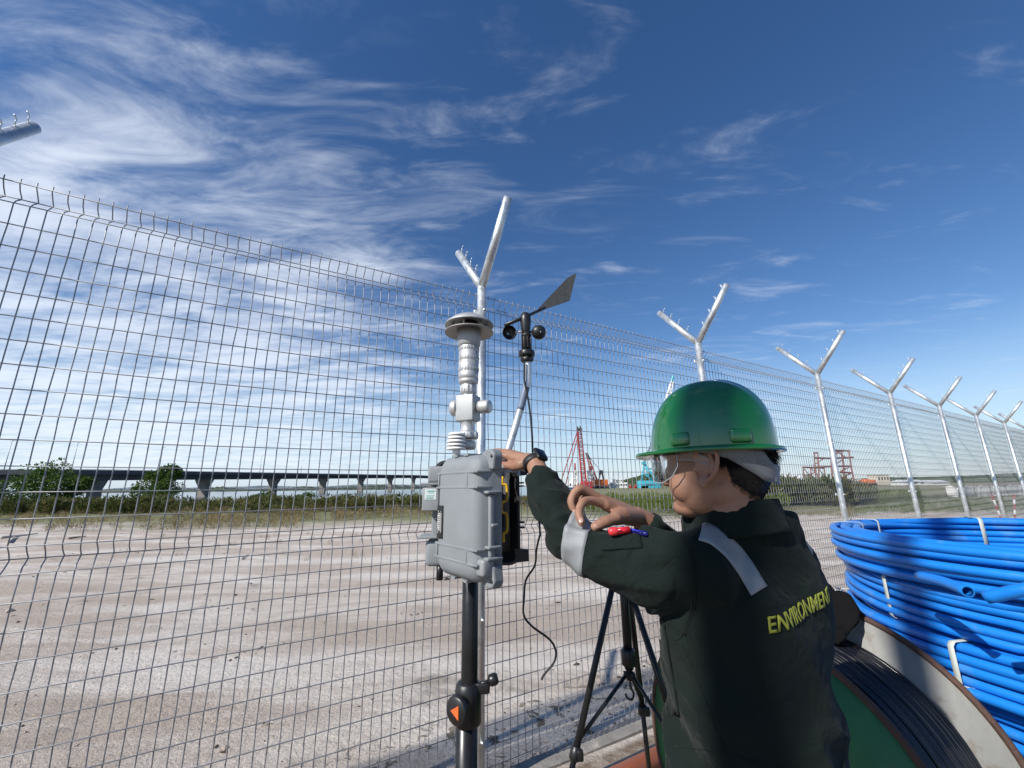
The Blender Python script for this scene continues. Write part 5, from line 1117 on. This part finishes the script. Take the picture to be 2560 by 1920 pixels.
for px, dep in ((8, 107), (190, 113), (412, 140), (560, 165), (640, 186), (740, 218), (905, 300)):
    i = np.argmin(np.abs(np.array([((q - CAM) @ CR) / ((q - CAM) @ CF) * FPX + 1280 for q in sl]) - px)); p = sl[i]
    b = MB(); b.tube([p + A3(0, 0, 0), p + A3(0, 0, 8.2)], [.12, .07], 6); b.tube([p + A3(0, 0, 8.2), p + A3(1.6, -1, 8.6)], .06, 6); b.box(p + A3(1.8, -1.1, 8.6), (.8, .3, .12)); b.build('lamp', M['lampgrey'], br)

# ------------------------------------------------------------------ far shore, hills
def forest(name, px0, px1, dep, top_px, base_px, label, m, seed, rough=1.0, thick=60, kind='stuff'):
    n = 260; V = []; F = []; rows = 5
    for i in range(n + 1):
        px = px0 + (px1 - px0) * i / n; hz = 1218 - (px - 1280) * .0122
        d = ray(px, hz); p = CAM + d * (dep / (d @ CF)); out_ = norm(A3(p[0], p[1], 0))
        tp_ = np.interp(px, [q[0] for q in top_px], [q[1] for q in top_px]); hgt = (hz - tp_) / FPX * dep
        nn_ = vnoise(A3(i * .45, seed, 0)) * .22 + vnoise(A3(i * 1.1, seed, 5)) * .14
        hgt = max(hgt * (1 + nn_ * rough), .2)
        for j in range(rows):
            f = j / (rows - 1); wob = vnoise(A3(i * .8, j * 1.7, seed)) * thick * .15
            V.append(A3(p[0], p[1], 0) + out_ * (thick * f ** 1.6 + wob * f) + A3(0, 0, -1.2 + (hgt + 1.2) * f ** .8))
        V.append(A3(p[0], p[1], 0) + out_ * (thick * 2.2) + A3(0, 0, -1.2))
    r = rows + 1
    for i in range(n):
        for j in range(rows): q = i * r + j; F.append((q, q + r, q + r + 1, q + 1))
    b = MB(); b.add(V, F, False); o = b.build(name, m); tag(o, label, 'hill' if kind == 'structure' else 'forest', kind=kind); return o
def foliage_mass(name, c1, c2, sc): return mat(name, c1, .95, 0, .45, sc, 0, spec=.05, col2=c2, c2scale=sc * 2, c2lo=.4, c2hi=.6)
M['farforest'] = foliage_mass('far_forest_green', (.045, .062, .045), (.08, .10, .065), .06)
M['hillforest'] = foliage_mass('hill_forest_green', (.035, .058, .025), (.075, .10, .04), .05)
M['bluehill'] = foliage_mass('hazed_hill_blue', (.13, .17, .19), (.16, .20, .22), .006)  # air haze over the far hills is put into their bluish colour
forest('distant_forest', 190, 1180, 900, [(190, 1226), (300, 1222), (480, 1221), (560, 1216), (620, 1223), (700, 1221), (760, 1215), (860, 1217), (960, 1211), (1040, 1213), (1180, 1212)], 0, 'dark wooded far bank of the river under the bridge', M['farforest'], 3, 1.0, 80)
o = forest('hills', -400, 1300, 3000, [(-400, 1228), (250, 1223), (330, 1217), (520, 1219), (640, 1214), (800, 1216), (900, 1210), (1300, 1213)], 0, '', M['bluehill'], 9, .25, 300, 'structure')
o = forest('hills', 1400, 1760, 620, [(1400, 1214), (1520, 1212), (1570, 1192), (1620, 1176), (1660, 1172), (1700, 1180), (1760, 1196)], 0, '', M['hillforest'], 14, .16, 140, 'structure')
o = forest('hills', 1820, 2900, 700, [(1820, 1204), (2100, 1196), (2200, 1190), (2330, 1189), (2450, 1184), (2520, 1180), (2700, 1172), (2900, 1170)], 0, '', M['hillforest'], 21, .14, 160, 'structure')
M['dirt'] = mat('bare_grey_brown_earth', (.17, .135, .11), .95, 0, .25, .12, 0, spec=.1, col2=(.24, .20, .17), c2scale=.3)
o = forest('embankment', 2040, 2900, 120, [(2040, 1212), (2150, 1208), (2300, 1208), (2420, 1204), (2500, 1196), (2580, 1192), (2900, 1190)], 0, '', M['dirt'], 31, .05, 70, 'structure')
for q in bpy.data.objects:
    if q.name.startswith(('hills', 'embankment')):
        for kk in ('label', 'category'):
            if kk in q: del q[kk]

# ------------------------------------------------------------------ cranes and vessels of the yard
M['red'] = mat('crane_red_paint', (.33, .025, .02), .5, 0, .2, .5)
M['cyan'] = mat('crane_cyan_paint', (.05, .36, .46), .5, 0, .12, .3)
M['darksteel'] = mat('dark_steel', (.05, .045, .045), .6, .2, .2, .5)
M['craneorange'] = mat('crane_orange_paint', (.55, .12, .02), .5, 0, .15, .5)
M['bluepaint'] = mat('container_blue_paint', (.02, .06, .22), .5, 0, .15, .5)
M['ropewire'] = mat('steel_rope', (.10, .10, .11), .6, .3)
M['glassdark'] = mat('dark_window', (.02, .025, .03), .15)
YD = 250.0
def y(px, py, dy=0.0): return at(px, py, YD + dy)
PXM = YD / FPX
def lattice(mb, p, q, w0, w1, n, r, rb=None):
    """four chords with zigzag lacing"""
    x, yy, d = frame(q - p); rb = rb or r * .6; cs = []
    for i in range(n + 1):
        f = i / n; c = p + (q - p) * f; w_ = w0 + (w1 - w0) * f; cs.append([c + x * w_ * a + yy * w_ * b_ for a, b_ in ((-1, -1), (1, -1), (1, 1), (-1, 1))])
    for k in range(4): mb.tube([c[k] for c in cs], r, 4, smooth=False)
    for i in range(n):
        for k in range(4):
            a, b_ = cs[i][k], cs[i + 1][(k + 1) % 4]
            if i % 2: a, b_ = cs[i][(k + 1) % 4], cs[i + 1][k]
            mb.tube([a, b_], rb, 4, smooth=False)
    return mb
# red piling rig
rig = thing('piling_rig', (y(1462, 1236)[0], YD, 0), 'tall red lattice piling rig with slanting red backstays', 'piling rig')
b = MB(); lattice(b, y(1448, 1078), y(1462, 1222), 1.15, 1.25, 26, .26, .17); b.tube([y(1444, 1072), y(1456, 1228)], .42, 6); b.build('leader_mast', M['red'], rig)
b = MB(); b.box(y(1449, 1074), (2.9, 2.4, 1.6)); b.box(y(1444, 1071), (.7, .8, 2.2)); b.box(y(1451, 1070), (.7, .8, 2.4)); b.build('mast_head', M['darksteel'], rig)
for p, q in (((1442, 1082), (1400, 1212)), ((1444, 1092), (1414, 1212))):
    b = MB(); b.tube([y(*p, -1), y(*q, -6)], .28, 6); b.build('backstay', M['red'], rig)
b = MB(); b.box(y(1466, 1216), (6.5, 5, 5.5), bev=.5); b.box(y(1462, 1224), (9, 6, 2.2), bev=.5); b.build('carriage', M['red'], rig)
b = MB(); b.box(y(1456, 1232), (13, 7, 2.0), bev=.5); b.build('crawler_tracks', M['darksteel'], rig)
# red and black crane beside it
rc_ = thing('crawler_crane', (y(1492, 1236)[0], YD + 12, 0), 'smaller crane with a red and black boom and orange cab', 'crane')
b = MB(); lattice(b, y(1468, 1138, 12), y(1492, 1216, 12), .5, 1.5, 12, .24, .16); b.build('boom', M['red'], rc_)
b = MB(); b.tube([y(1466, 1132, 12), y(1472, 1148, 12)], [.9, 1.1], 6); b.tube([y(1474, 1165, 13), y(1488, 1225, 13)], .9, 6); b.build('boom_tip', M['darksteel'], rc_)
b = MB(); b.tube([y(1502, 1178, 12), y(1494, 1212, 12)], .5, 5); b.tube([y(1504, 1178, 12), y(1512, 1212, 12)], .5, 5); b.box(y(1503, 1180, 12), (2, 2, 2)); b.box(y(1503, 1200, 12), (3.4, 1.4, .5)); b.build('gantry', M['darksteel'], rc_)
b = MB(); b.box(y(1500, 1208, 12), (9, 5, 4.4), bev=.4); b.box(y(1492, 1206, 11), (3.2, 2.4, 3.6), bev=.4); b.build('cab', M['craneorange'], rc_)
b = MB(); b.box(y(1500, 1220, 12), (11, 6.5, 2.4), bev=.7); b.build('crawler_tracks', M['darksteel'], rc_)
b = MB()
for k in range(3): b.tube([y(1469 + k, 1140, 12), y(1503, 1178, 12)], .09, 4)
b.build('rope', M['ropewire'], rc_)
# two white lattice spud towers
for px, l in ((1437, 'white lattice tower left of the red rig'), (1474, 'white lattice tower right of the red rig')):
    t = thing('lattice_tower', (y(px, 1236)[0], YD + 6, 0), l, 'tower', 'white lattice towers on the barges'); b = MB(); lattice(b, y(px, 1178, 6), y(px, 1236, 6), 1.3, 1.3, 8, .3, .2); b.build('frame', M['white'], t)
    b = MB(); b.box(y(px, 1178, 6), (3.4, 3.4, .7)); b.build('cap', M['white'], t)
t = thing('mast_pole', (y(1437, 1236)[0], YD + 4, 0), 'short red mast pole above the left lattice tower', 'mast'); b = MB(); b.tube([y(1437, 1158, 6), y(1438, 1178, 6)], .5, 6); b.build('pole', M['red'], t); b = MB(); b.tube([y(1438, 1178, 6), y(1438, 1236, 6)], .25, 6); b.build('lower_pole', M['white'], t)
# work boat
def hull(mb, px0, px1, py_top, py_bot, dy, wd):
    a, c = y(px0, py_bot, dy), y(px1, py_bot, dy); h_ = y(px0, py_top, dy)[2] - a[2]; L_ = c[0] - a[0]; X = norm(c - a); V = []
    for zf, e in ((0, .06), (1, 0.0)):
        for fx, wy in ((0 + e, .0), (.12 + e * .5, -1), (.93 - e * .3, -1), (1 - e, -.6), (1 - e, .6), (.93 - e * .3, 1), (.12 + e * .5, 1)):
            V.append(a + X * L_ * fx + A3(0, wy * wd * (1 - .2 * (1 - zf)), a[2] * 0 + h_ * zf))
    n = 7; F = [tuple(range(n))[::-1], tuple(range(n, 2 * n))] + [(i, (i + 1) % n, (i + 1) % n + n, i + n) for i in range(n)]; return mb.add(V, F)
def boat(px0, px1, deck_py, base_py, dy, blocks, label, hullm, group=None, mast=None, stripe=None):
    c = y((px0 + px1) / 2, base_py, dy); t = thing('work_boat', (c[0], c[1], -.75), label, 'boat', group); b = MB(); hull(b, px0, px1, deck_py, base_py, dy, 4.5); b.build('hull', hullm, t)
    for (a, e, p0, p1, m_) in blocks:
        q0, q1 = y(a, p1, dy), y(e, p0, dy); b = MB(); cc = (q0 + q1) / 2; b.box(cc, (q1[0] - q0[0], 5.0, q1[2] - q0[2]), bev=.25); w_ = b.build('deckhouse', m_, t)
        nw = max(2, int((e - a) / 6)); zc_ = q0[2] + (q1[2] - q0[2]) * .62
        for k in range(nw):
            xx = q0[0] + (q1[0] - q0[0]) * (k + .5) / nw; b = MB(); b.box((xx, cc[1] - 2.52, zc_), ((q1[0] - q0[0]) / nw * .55, .06, (q1[2] - q0[2]) * .28)); b.build('window', M['glassdark'], w_)
    if mast:
        b = MB(); b.tube([y(mast[0], mast[1], dy), y(mast[0], mast[2], dy)], .22, 6); b.tube([y(mast[0] - 4, mast[1] + 10, dy), y(mast[0] + 4, mast[1] + 10, dy)], .15, 6); b.build('mast', M['white'], t)
    return t
boat(1418, 1452, 1222, 1236, 18, [(1422, 1446, 1204, 1222, M['white']), (1428, 1440, 1196, 1204, M['white'])], 'white vessel partly hidden left of the red rig', M['white'])
boat(1500, 1592, 1222, 1237, 22, [(1518, 1566, 1206, 1222, M['white']), (1530, 1554, 1198, 1206, M['white'])], 'white work boat with a long deckhouse before the wooded hill', M['white'], mast=(1530, 1176, 1200))
M['aqua'] = mat('aqua_container', (.10, .42, .40), .5, 0, .12, .5)
for (a, e, p0, p1, mm, lab, dy) in ((1400, 1418, 1214, 1230, 'bluepaint', 'blue container at the left end of the yard', -4), (1418, 1440, 1218, 1230, 'bluepaint', 'second blue container, closer to the red rig', -8), (1526, 1543, 1226, 1236, 'aqua', 'aqua container left of two under the white boat', -10), (1558, 1574, 1227, 1236, 'aqua', 'aqua container right of two under the white boat', -10), (1574, 1580, 1212, 1232, 'red', 'tall red tank right of the white boat', -6), (1586, 1592, 1212, 1230, 'red', 'narrow red tank beside the cyan crane', -6)):
    q0, q1 = y(a, p1, dy), y(e, p0, dy); cc = (q0 + q1) / 2; t = thing('tank' if 'tank' in lab else 'container', (cc[0], cc[1], 0), lab, 'tank' if 'tank' in lab else 'container')
    b = MB()
    if 'tank' in lab: r_ = (q1[0] - q0[0]) / 2; b.lathe([(r_, 0), (r_, q1[2] - .6), (r_ * .6, q1[2]), (.05, q1[2] + .2)], (cc[0], cc[1], 0), n=14); b.build('shell', M[mm], t)
    else:
        b.box((cc[0], cc[1], q1[2] / 2), (q1[0] - q0[0], 2.5, q1[2]), bev=.08)
        b.build('body', M[mm], t); b = MB()
        for k in range(7): b.box((q0[0] + (q1[0] - q0[0]) * (k + .5) / 7, cc[1] - 1.28, q1[2] / 2), (.12, .08, q1[2] * .86))
        b.build('corrugation', M[mm], t)
# cyan crane with the tall lattice boom
cy_ = thing('crawler_crane', (y(1632, 1236)[0], YD - 12, 0), 'cyan crawler crane with a very tall white and cyan lattice boom', 'crane')
D0 = -12
b = MB(); b.box(y(1622, 1216, D0), (11.5, 6, 6.2), bev=.5); b.box(y(1609, 1222, D0 - 1), (5, 4, 4), bev=.4); b.build('machinery_house', M['cyan'], cy_)
b = MB()
for k in range(5): b.box(y(1613 + k * 4.6, 1212, D0) + A3(0, -3.05, 0), (.6, .06, .9))
b.build('window', M['glassdark'], cy_)
b = MB(); b.box(y(1628, 1231, D0), (15, 7.5, 2.6), bev=.9); b.build('crawler_tracks', M['darksteel'], cy_)
b = MB()
for p, q in (((1610, 1158), (1604, 1206)), ((1612, 1158), (1640, 1206)), ((1610, 1158), (1626, 1200)), ((1604, 1180), (1640, 1206)), ((1626, 1176), (1650, 1214)), ((1640, 1190), (1652, 1216)), ((1612, 1172), (1630, 1172))): b.tube([y(*p, D0), y(*q, D0)], .42, 6)
b.box(y(1610, 1158, D0), (2.2, 2, 1.4)); b.build('gantry', M['cyan'], cy_)
b = MB(); lattice(b, y(1646, 1214, D0), y(1663, 1030, D0), .8, 1.5, 24, .26, .15); b.build('boom', M['white'], cy_)
b = MB(); lattice(b, y(1663, 1030, D0), y(1667, 1008, D0), 1.5, 1.2, 3, .45, .3); b.build('boom_joint', M['cyan'], cy_)
b = MB(); lattice(b, y(1667, 1008, D0), y(1681, 950, D0), 1.3, .5, 9, .24, .16); b.build('jib', M['white'], cy_)
b = MB(); lattice(b, y(1680, 954, D0), y(1684, 940, D0), .6, .35, 3, .35, .25); b.build('jib_head', M['cyan'], cy_)
b = MB()
for k in range(4): b.tube([y(1659 + k * 1.2, 1020, D0), y(1609 + k * 1.4, 1157, D0)], .10, 4)
b.tube([y(1685, 942, D0), y(1688, 1180, D0)], .09, 4); b.build('rope', M['ropewire'], cy_)

# ------------------------------------------------------------------ right side: steel frame, sheds, silt fence, barrier posts
M['rustframe'] = mat('rusty_steel_frame', (.20, .085, .075), .8, .1, .25, .3)
YS = 160.0
def s_(px, py, dy=0.0): return at(px, py, YS + dy)
sf = thing('steel_frame', (s_(2075, 1205)[0], YS, 0), 'rusty open steel frame structure standing behind the thicket', 'steel frame')
def bars(name, segs, r, parent, m, depths=(0, 7)):
    b = MB()
    for dy in depths:
        for (p, q) in segs: b.tube([s_(*p, dy), s_(*q, dy)], r, 4, smooth=False)
    if len(depths) > 1:
        for (p, q) in segs: b.tube([s_(*p, depths[0]), s_(*p, depths[-1])], r * .7, 4, smooth=False)
    return b.build(name, m, parent)
bars('tower_frame', [((2075, 1126), (2082, 1200)), ((2088, 1124), (2096, 1200)), ((2104, 1126), (2112, 1200)), ((2122, 1128), (2134, 1200)), ((2072, 1126), (2124, 1127)), ((2076, 1146), (2134, 1143)), ((2080, 1166), (2130, 1165)), ((2080, 1180), (2132, 1182))], .33, sf, M['rustframe'])
bars('cross_brace', [((2076, 1146), (2104, 1126)), ((2088, 1126), (2118, 1146)), ((2082, 1166), (2110, 1146)), ((2096, 1182), (2128, 1165)), ((2084, 1195), (2112, 1170)), ((2100, 1196), (2130, 1182))], .2, sf, M['rustframe'])
bars('side_frame', [((2035, 1132), (2040, 1200)), ((2044, 1132), (2048, 1200)), ((2034, 1132), (2045, 1132)), ((2036, 1145), (2078, 1146)), ((2040, 1168), (2080, 1166)), ((2008, 1168), (2010, 1196)), ((2026, 1168), (2028, 1198)), ((2006, 1168), (2060, 1170)), ((2060, 1168), (2064, 1200))], .3, sf, M['rustframe'])
bars('side_brace', [((2038, 1160), (2060, 1146)), ((2008, 1170), (2026, 1190)), ((2028, 1170), (2046, 1190)), ((2046, 1172), (2064, 1192)), ((2010, 1190), (2040, 1180))], .18, sf, M['rustframe'])
M['cream'] = mat('cream_render_wall', (.55, .49, .40), .8, 0, .1, .3); M['roofwhite'] = mat('white_sheet_roof', (.62, .63, .62), .5, 0, .1, .4)
def shed(px0, px1, py0, py1, dy, label, wallm, roofm, pitch=.25, name='shed', wins=0):
    q0, q1 = s_(px0, py1, dy), s_(px1, py0, dy); cc = (q0 + q1) / 2; w_ = q1[0] - q0[0]; h_ = q1[2]; t = thing(name, (cc[0], cc[1], 0), label, 'building')
    hw_ = h_ * (1 - pitch); b = MB(); b.box((cc[0], cc[1], hw_ / 2), (w_, 9, hw_)); wl_ = b.build('wall', wallm, t)
    b = MB(); b.add([(q0[0] - .4, cc[1] - 5, hw_), (q1[0] + .4, cc[1] - 5, hw_), (q1[0] + .4, cc[1], h_), (q0[0] - .4, cc[1], h_), (q0[0] - .4, cc[1] + 5, hw_), (q1[0] + .4, cc[1] + 5, hw_)], [(0, 1, 2, 3), (3, 2, 5, 4), (0, 3, 4), (1, 5, 2)]); b.build('roof', roofm, t)
    for k in range(wins):
        b = MB(); b.box((q0[0] + w_ * (k + .5) / wins, cc[1] - 4.52, hw_ * .6), (w_ / wins * .4, .08, hw_ * .3)); b.build('window', M['glassdark'], wl_)
    return t
shed(2182, 2208, 1186, 1202, 160, 'cream block building far behind the fence', M['cream'], M['cream'], .05, 'building', 4)
shed(1918, 1990, 1183, 1196, 60, 'low shed with a white sheet roof right of the hard hat', M['cream'], M['roofwhite'], .5, wins=3)
shed(2128, 2160, 1198, 1206, 30, 'low white shed left of the cream building', M['roofwhite'], M['roofwhite'], .4, wins=2)
shed(2245, 2290, 1199, 1206, 60, 'long low white shed right of the cream building', M['roofwhite'], M['roofwhite'], .4, wins=3)
shed(2310, 2350, 1200, 1206, 60, 'far low white roof before the wooded ridge', M['roofwhite'], M['roofwhite'], .5)
# excavator, orange, tiny
ex_ = thing('excavator', (s_(2168, 1210)[0], YS - 10, 0), 'small orange excavator parked on the bare earth', 'excavator')
b = MB(); b.box(s_(2168, 1206, -10), (4.2, 2.8, 1.8), bev=.3); b.box(s_(2164, 1204, -10), (1.6, 1.6, 1.7), bev=.2); b.build('cab', M['craneorange'], ex_); b = MB(); b.box(s_(2168, 1211, -10), (5, 3, .9), bev=.3); b.build('tracks', M['darksteel'], ex_)
b = MB(); b.tube([s_(2171, 1205, -10), s_(2177, 1201, -10), s_(2182, 1207, -10)], .35, 6); b.build('boom', M['craneorange'], ex_)
# white silt fence on the edge of the earthworks
sl_ = thing('silt_fence', tuple(gr(2400, 1242)), 'long sagging white silt fence at the foot of the earth bank', 'silt fence')
pp = [gr(px, py) for px, py in ((2368, 1243), (2400, 1243), (2440, 1241), (2480, 1240), (2520, 1239), (2560, 1238), (2640, 1236))]; pl = spline(pp, 8); V = []; F = []
for i, p in enumerate(pl): h_ = 1.05 + .12 * vnoise(A3(i * .6, 2, 2)); o_ = .05 * vnoise(A3(i * .9, 1, 7)); V += [A3(p[0], p[1] + o_, 0), A3(p[0], p[1] - o_, h_), A3(p[0], p[1] + .06 - o_, h_), A3(p[0], p[1] + .06 + o_, 0)]
for i in range(len(pl) - 1):
    for k in range(4): F.append((i * 4 + k, i * 4 + (k + 1) % 4, (i + 1) * 4 + (k + 1) % 4, (i + 1) * 4 + k))
b = MB(); b.add(V, F); b.build('sheet', mat('white_geotextile', (.62, .61, .58), .85, 0, .12, 1.5), sl_)
for p in pp: b = MB(); b.tube([p, p + A3(0, 0, 1.25)], .04, 6); b.build('stake', M['bark'], sl_)
# red and white barrier posts
for px, py, lab in ((2505, 1286, 'red and white striped barrier post near the right edge'), (2538, 1284, 'tilted red and white barrier post at the right edge')):
    g_ = gr(px, py + 16); tl = A3(.25 if px > 2520 else -.12, 0, 1); t = thing('barrier_post', tuple(g_), lab, 'barrier post')
    for k in range(5): b = MB(); b.tube([g_ + tl * (.2 * k), g_ + tl * (.2 * (k + 1))], .035, 10); b.build('band', M['red'] if k % 2 == 0 else M['white'], t)
    b = MB(); b.lathe([(.16, 0), (.14, .04), (.05, .06)], g_, n=16); b.build('base', M['rubber'], t)
# driftwood and branches on the sand
M['driftwood'] = mat('bleached_driftwood', (.42, .39, .35), .85, 0, .2, 3); M['darkwood'] = mat('dark_dead_branch', (.09, .065, .045), .9, 0, .2, 4)
def stick(name, pxs, r, m, label):
    P_ = [gr(px, py) + A3(0, 0, r) for px, py in pxs]; 
    for q in P_: q[2] = zg(q) + r + .01
    b = MB(); b.tube(spline(P_, 4), np.linspace(r, r * .4, 4 * (len(P_) - 1) + 1), 7); o = b.build(name, m); tag(o, label, 'branch'); return b, o
stick('branch', [(0, 1352), (45, 1348), (92, 1341)], .05, M['driftwood'], 'pale bleached branch on the sand at the left edge')
stick('branch', [(20, 1362), (34, 1350), (40, 1347)], .035, M['driftwood'], 'short pale forked stick below the bleached branch')
stick('branch', [(172, 1351), (195, 1348), (214, 1346)], .03, M['darkwood'], 'thin dark branch on the sand under the left tree')
stick('branch', [(605, 1400), (613, 1393), (622, 1388)], .012, M['darkwood'], 'short dark twig on the sand left of the case')

# ------------------------------------------------------------------ lamp post behind the camera: its shadow falls across the worker and the drum
lp_ = A3(.375, .815, 0) - norm(LIGHT * A3(1, 1, 0)) * 5.0
post = thing('lamp_post', tuple(lp_), 'tall grey lamp post behind the viewpoint whose shadow crosses the worker', 'lamp post')
b = MB(); b.tube([lp_ - Z * .1, lp_ + Z * 4, lp_ + Z * 8.6], [.068, .064, .056], 20); b.build('column', M['galv'], post)
b = MB(); b.tube(spline([lp_ + Z * 8.5, lp_ + A3(-.3, -.1, 8.95), lp_ + A3(-1.3, -.5, 9.1)], 6), .045, 12); b.build('lamp_arm', M['galv'], post)
b = MB(); b.box(lp_ + A3(-1.5, -.57, 9.1), (.62, .24, .10), yaw(.36), bev=.04); b.build('lantern', M['alumatt'], post)
b = MB(); b.lathe([(.2, 0), (.2, .02), (.08, .03), (.08, .25), (.07, .27)], lp_, n=24); b.build('base_plate', M['galv'], post)
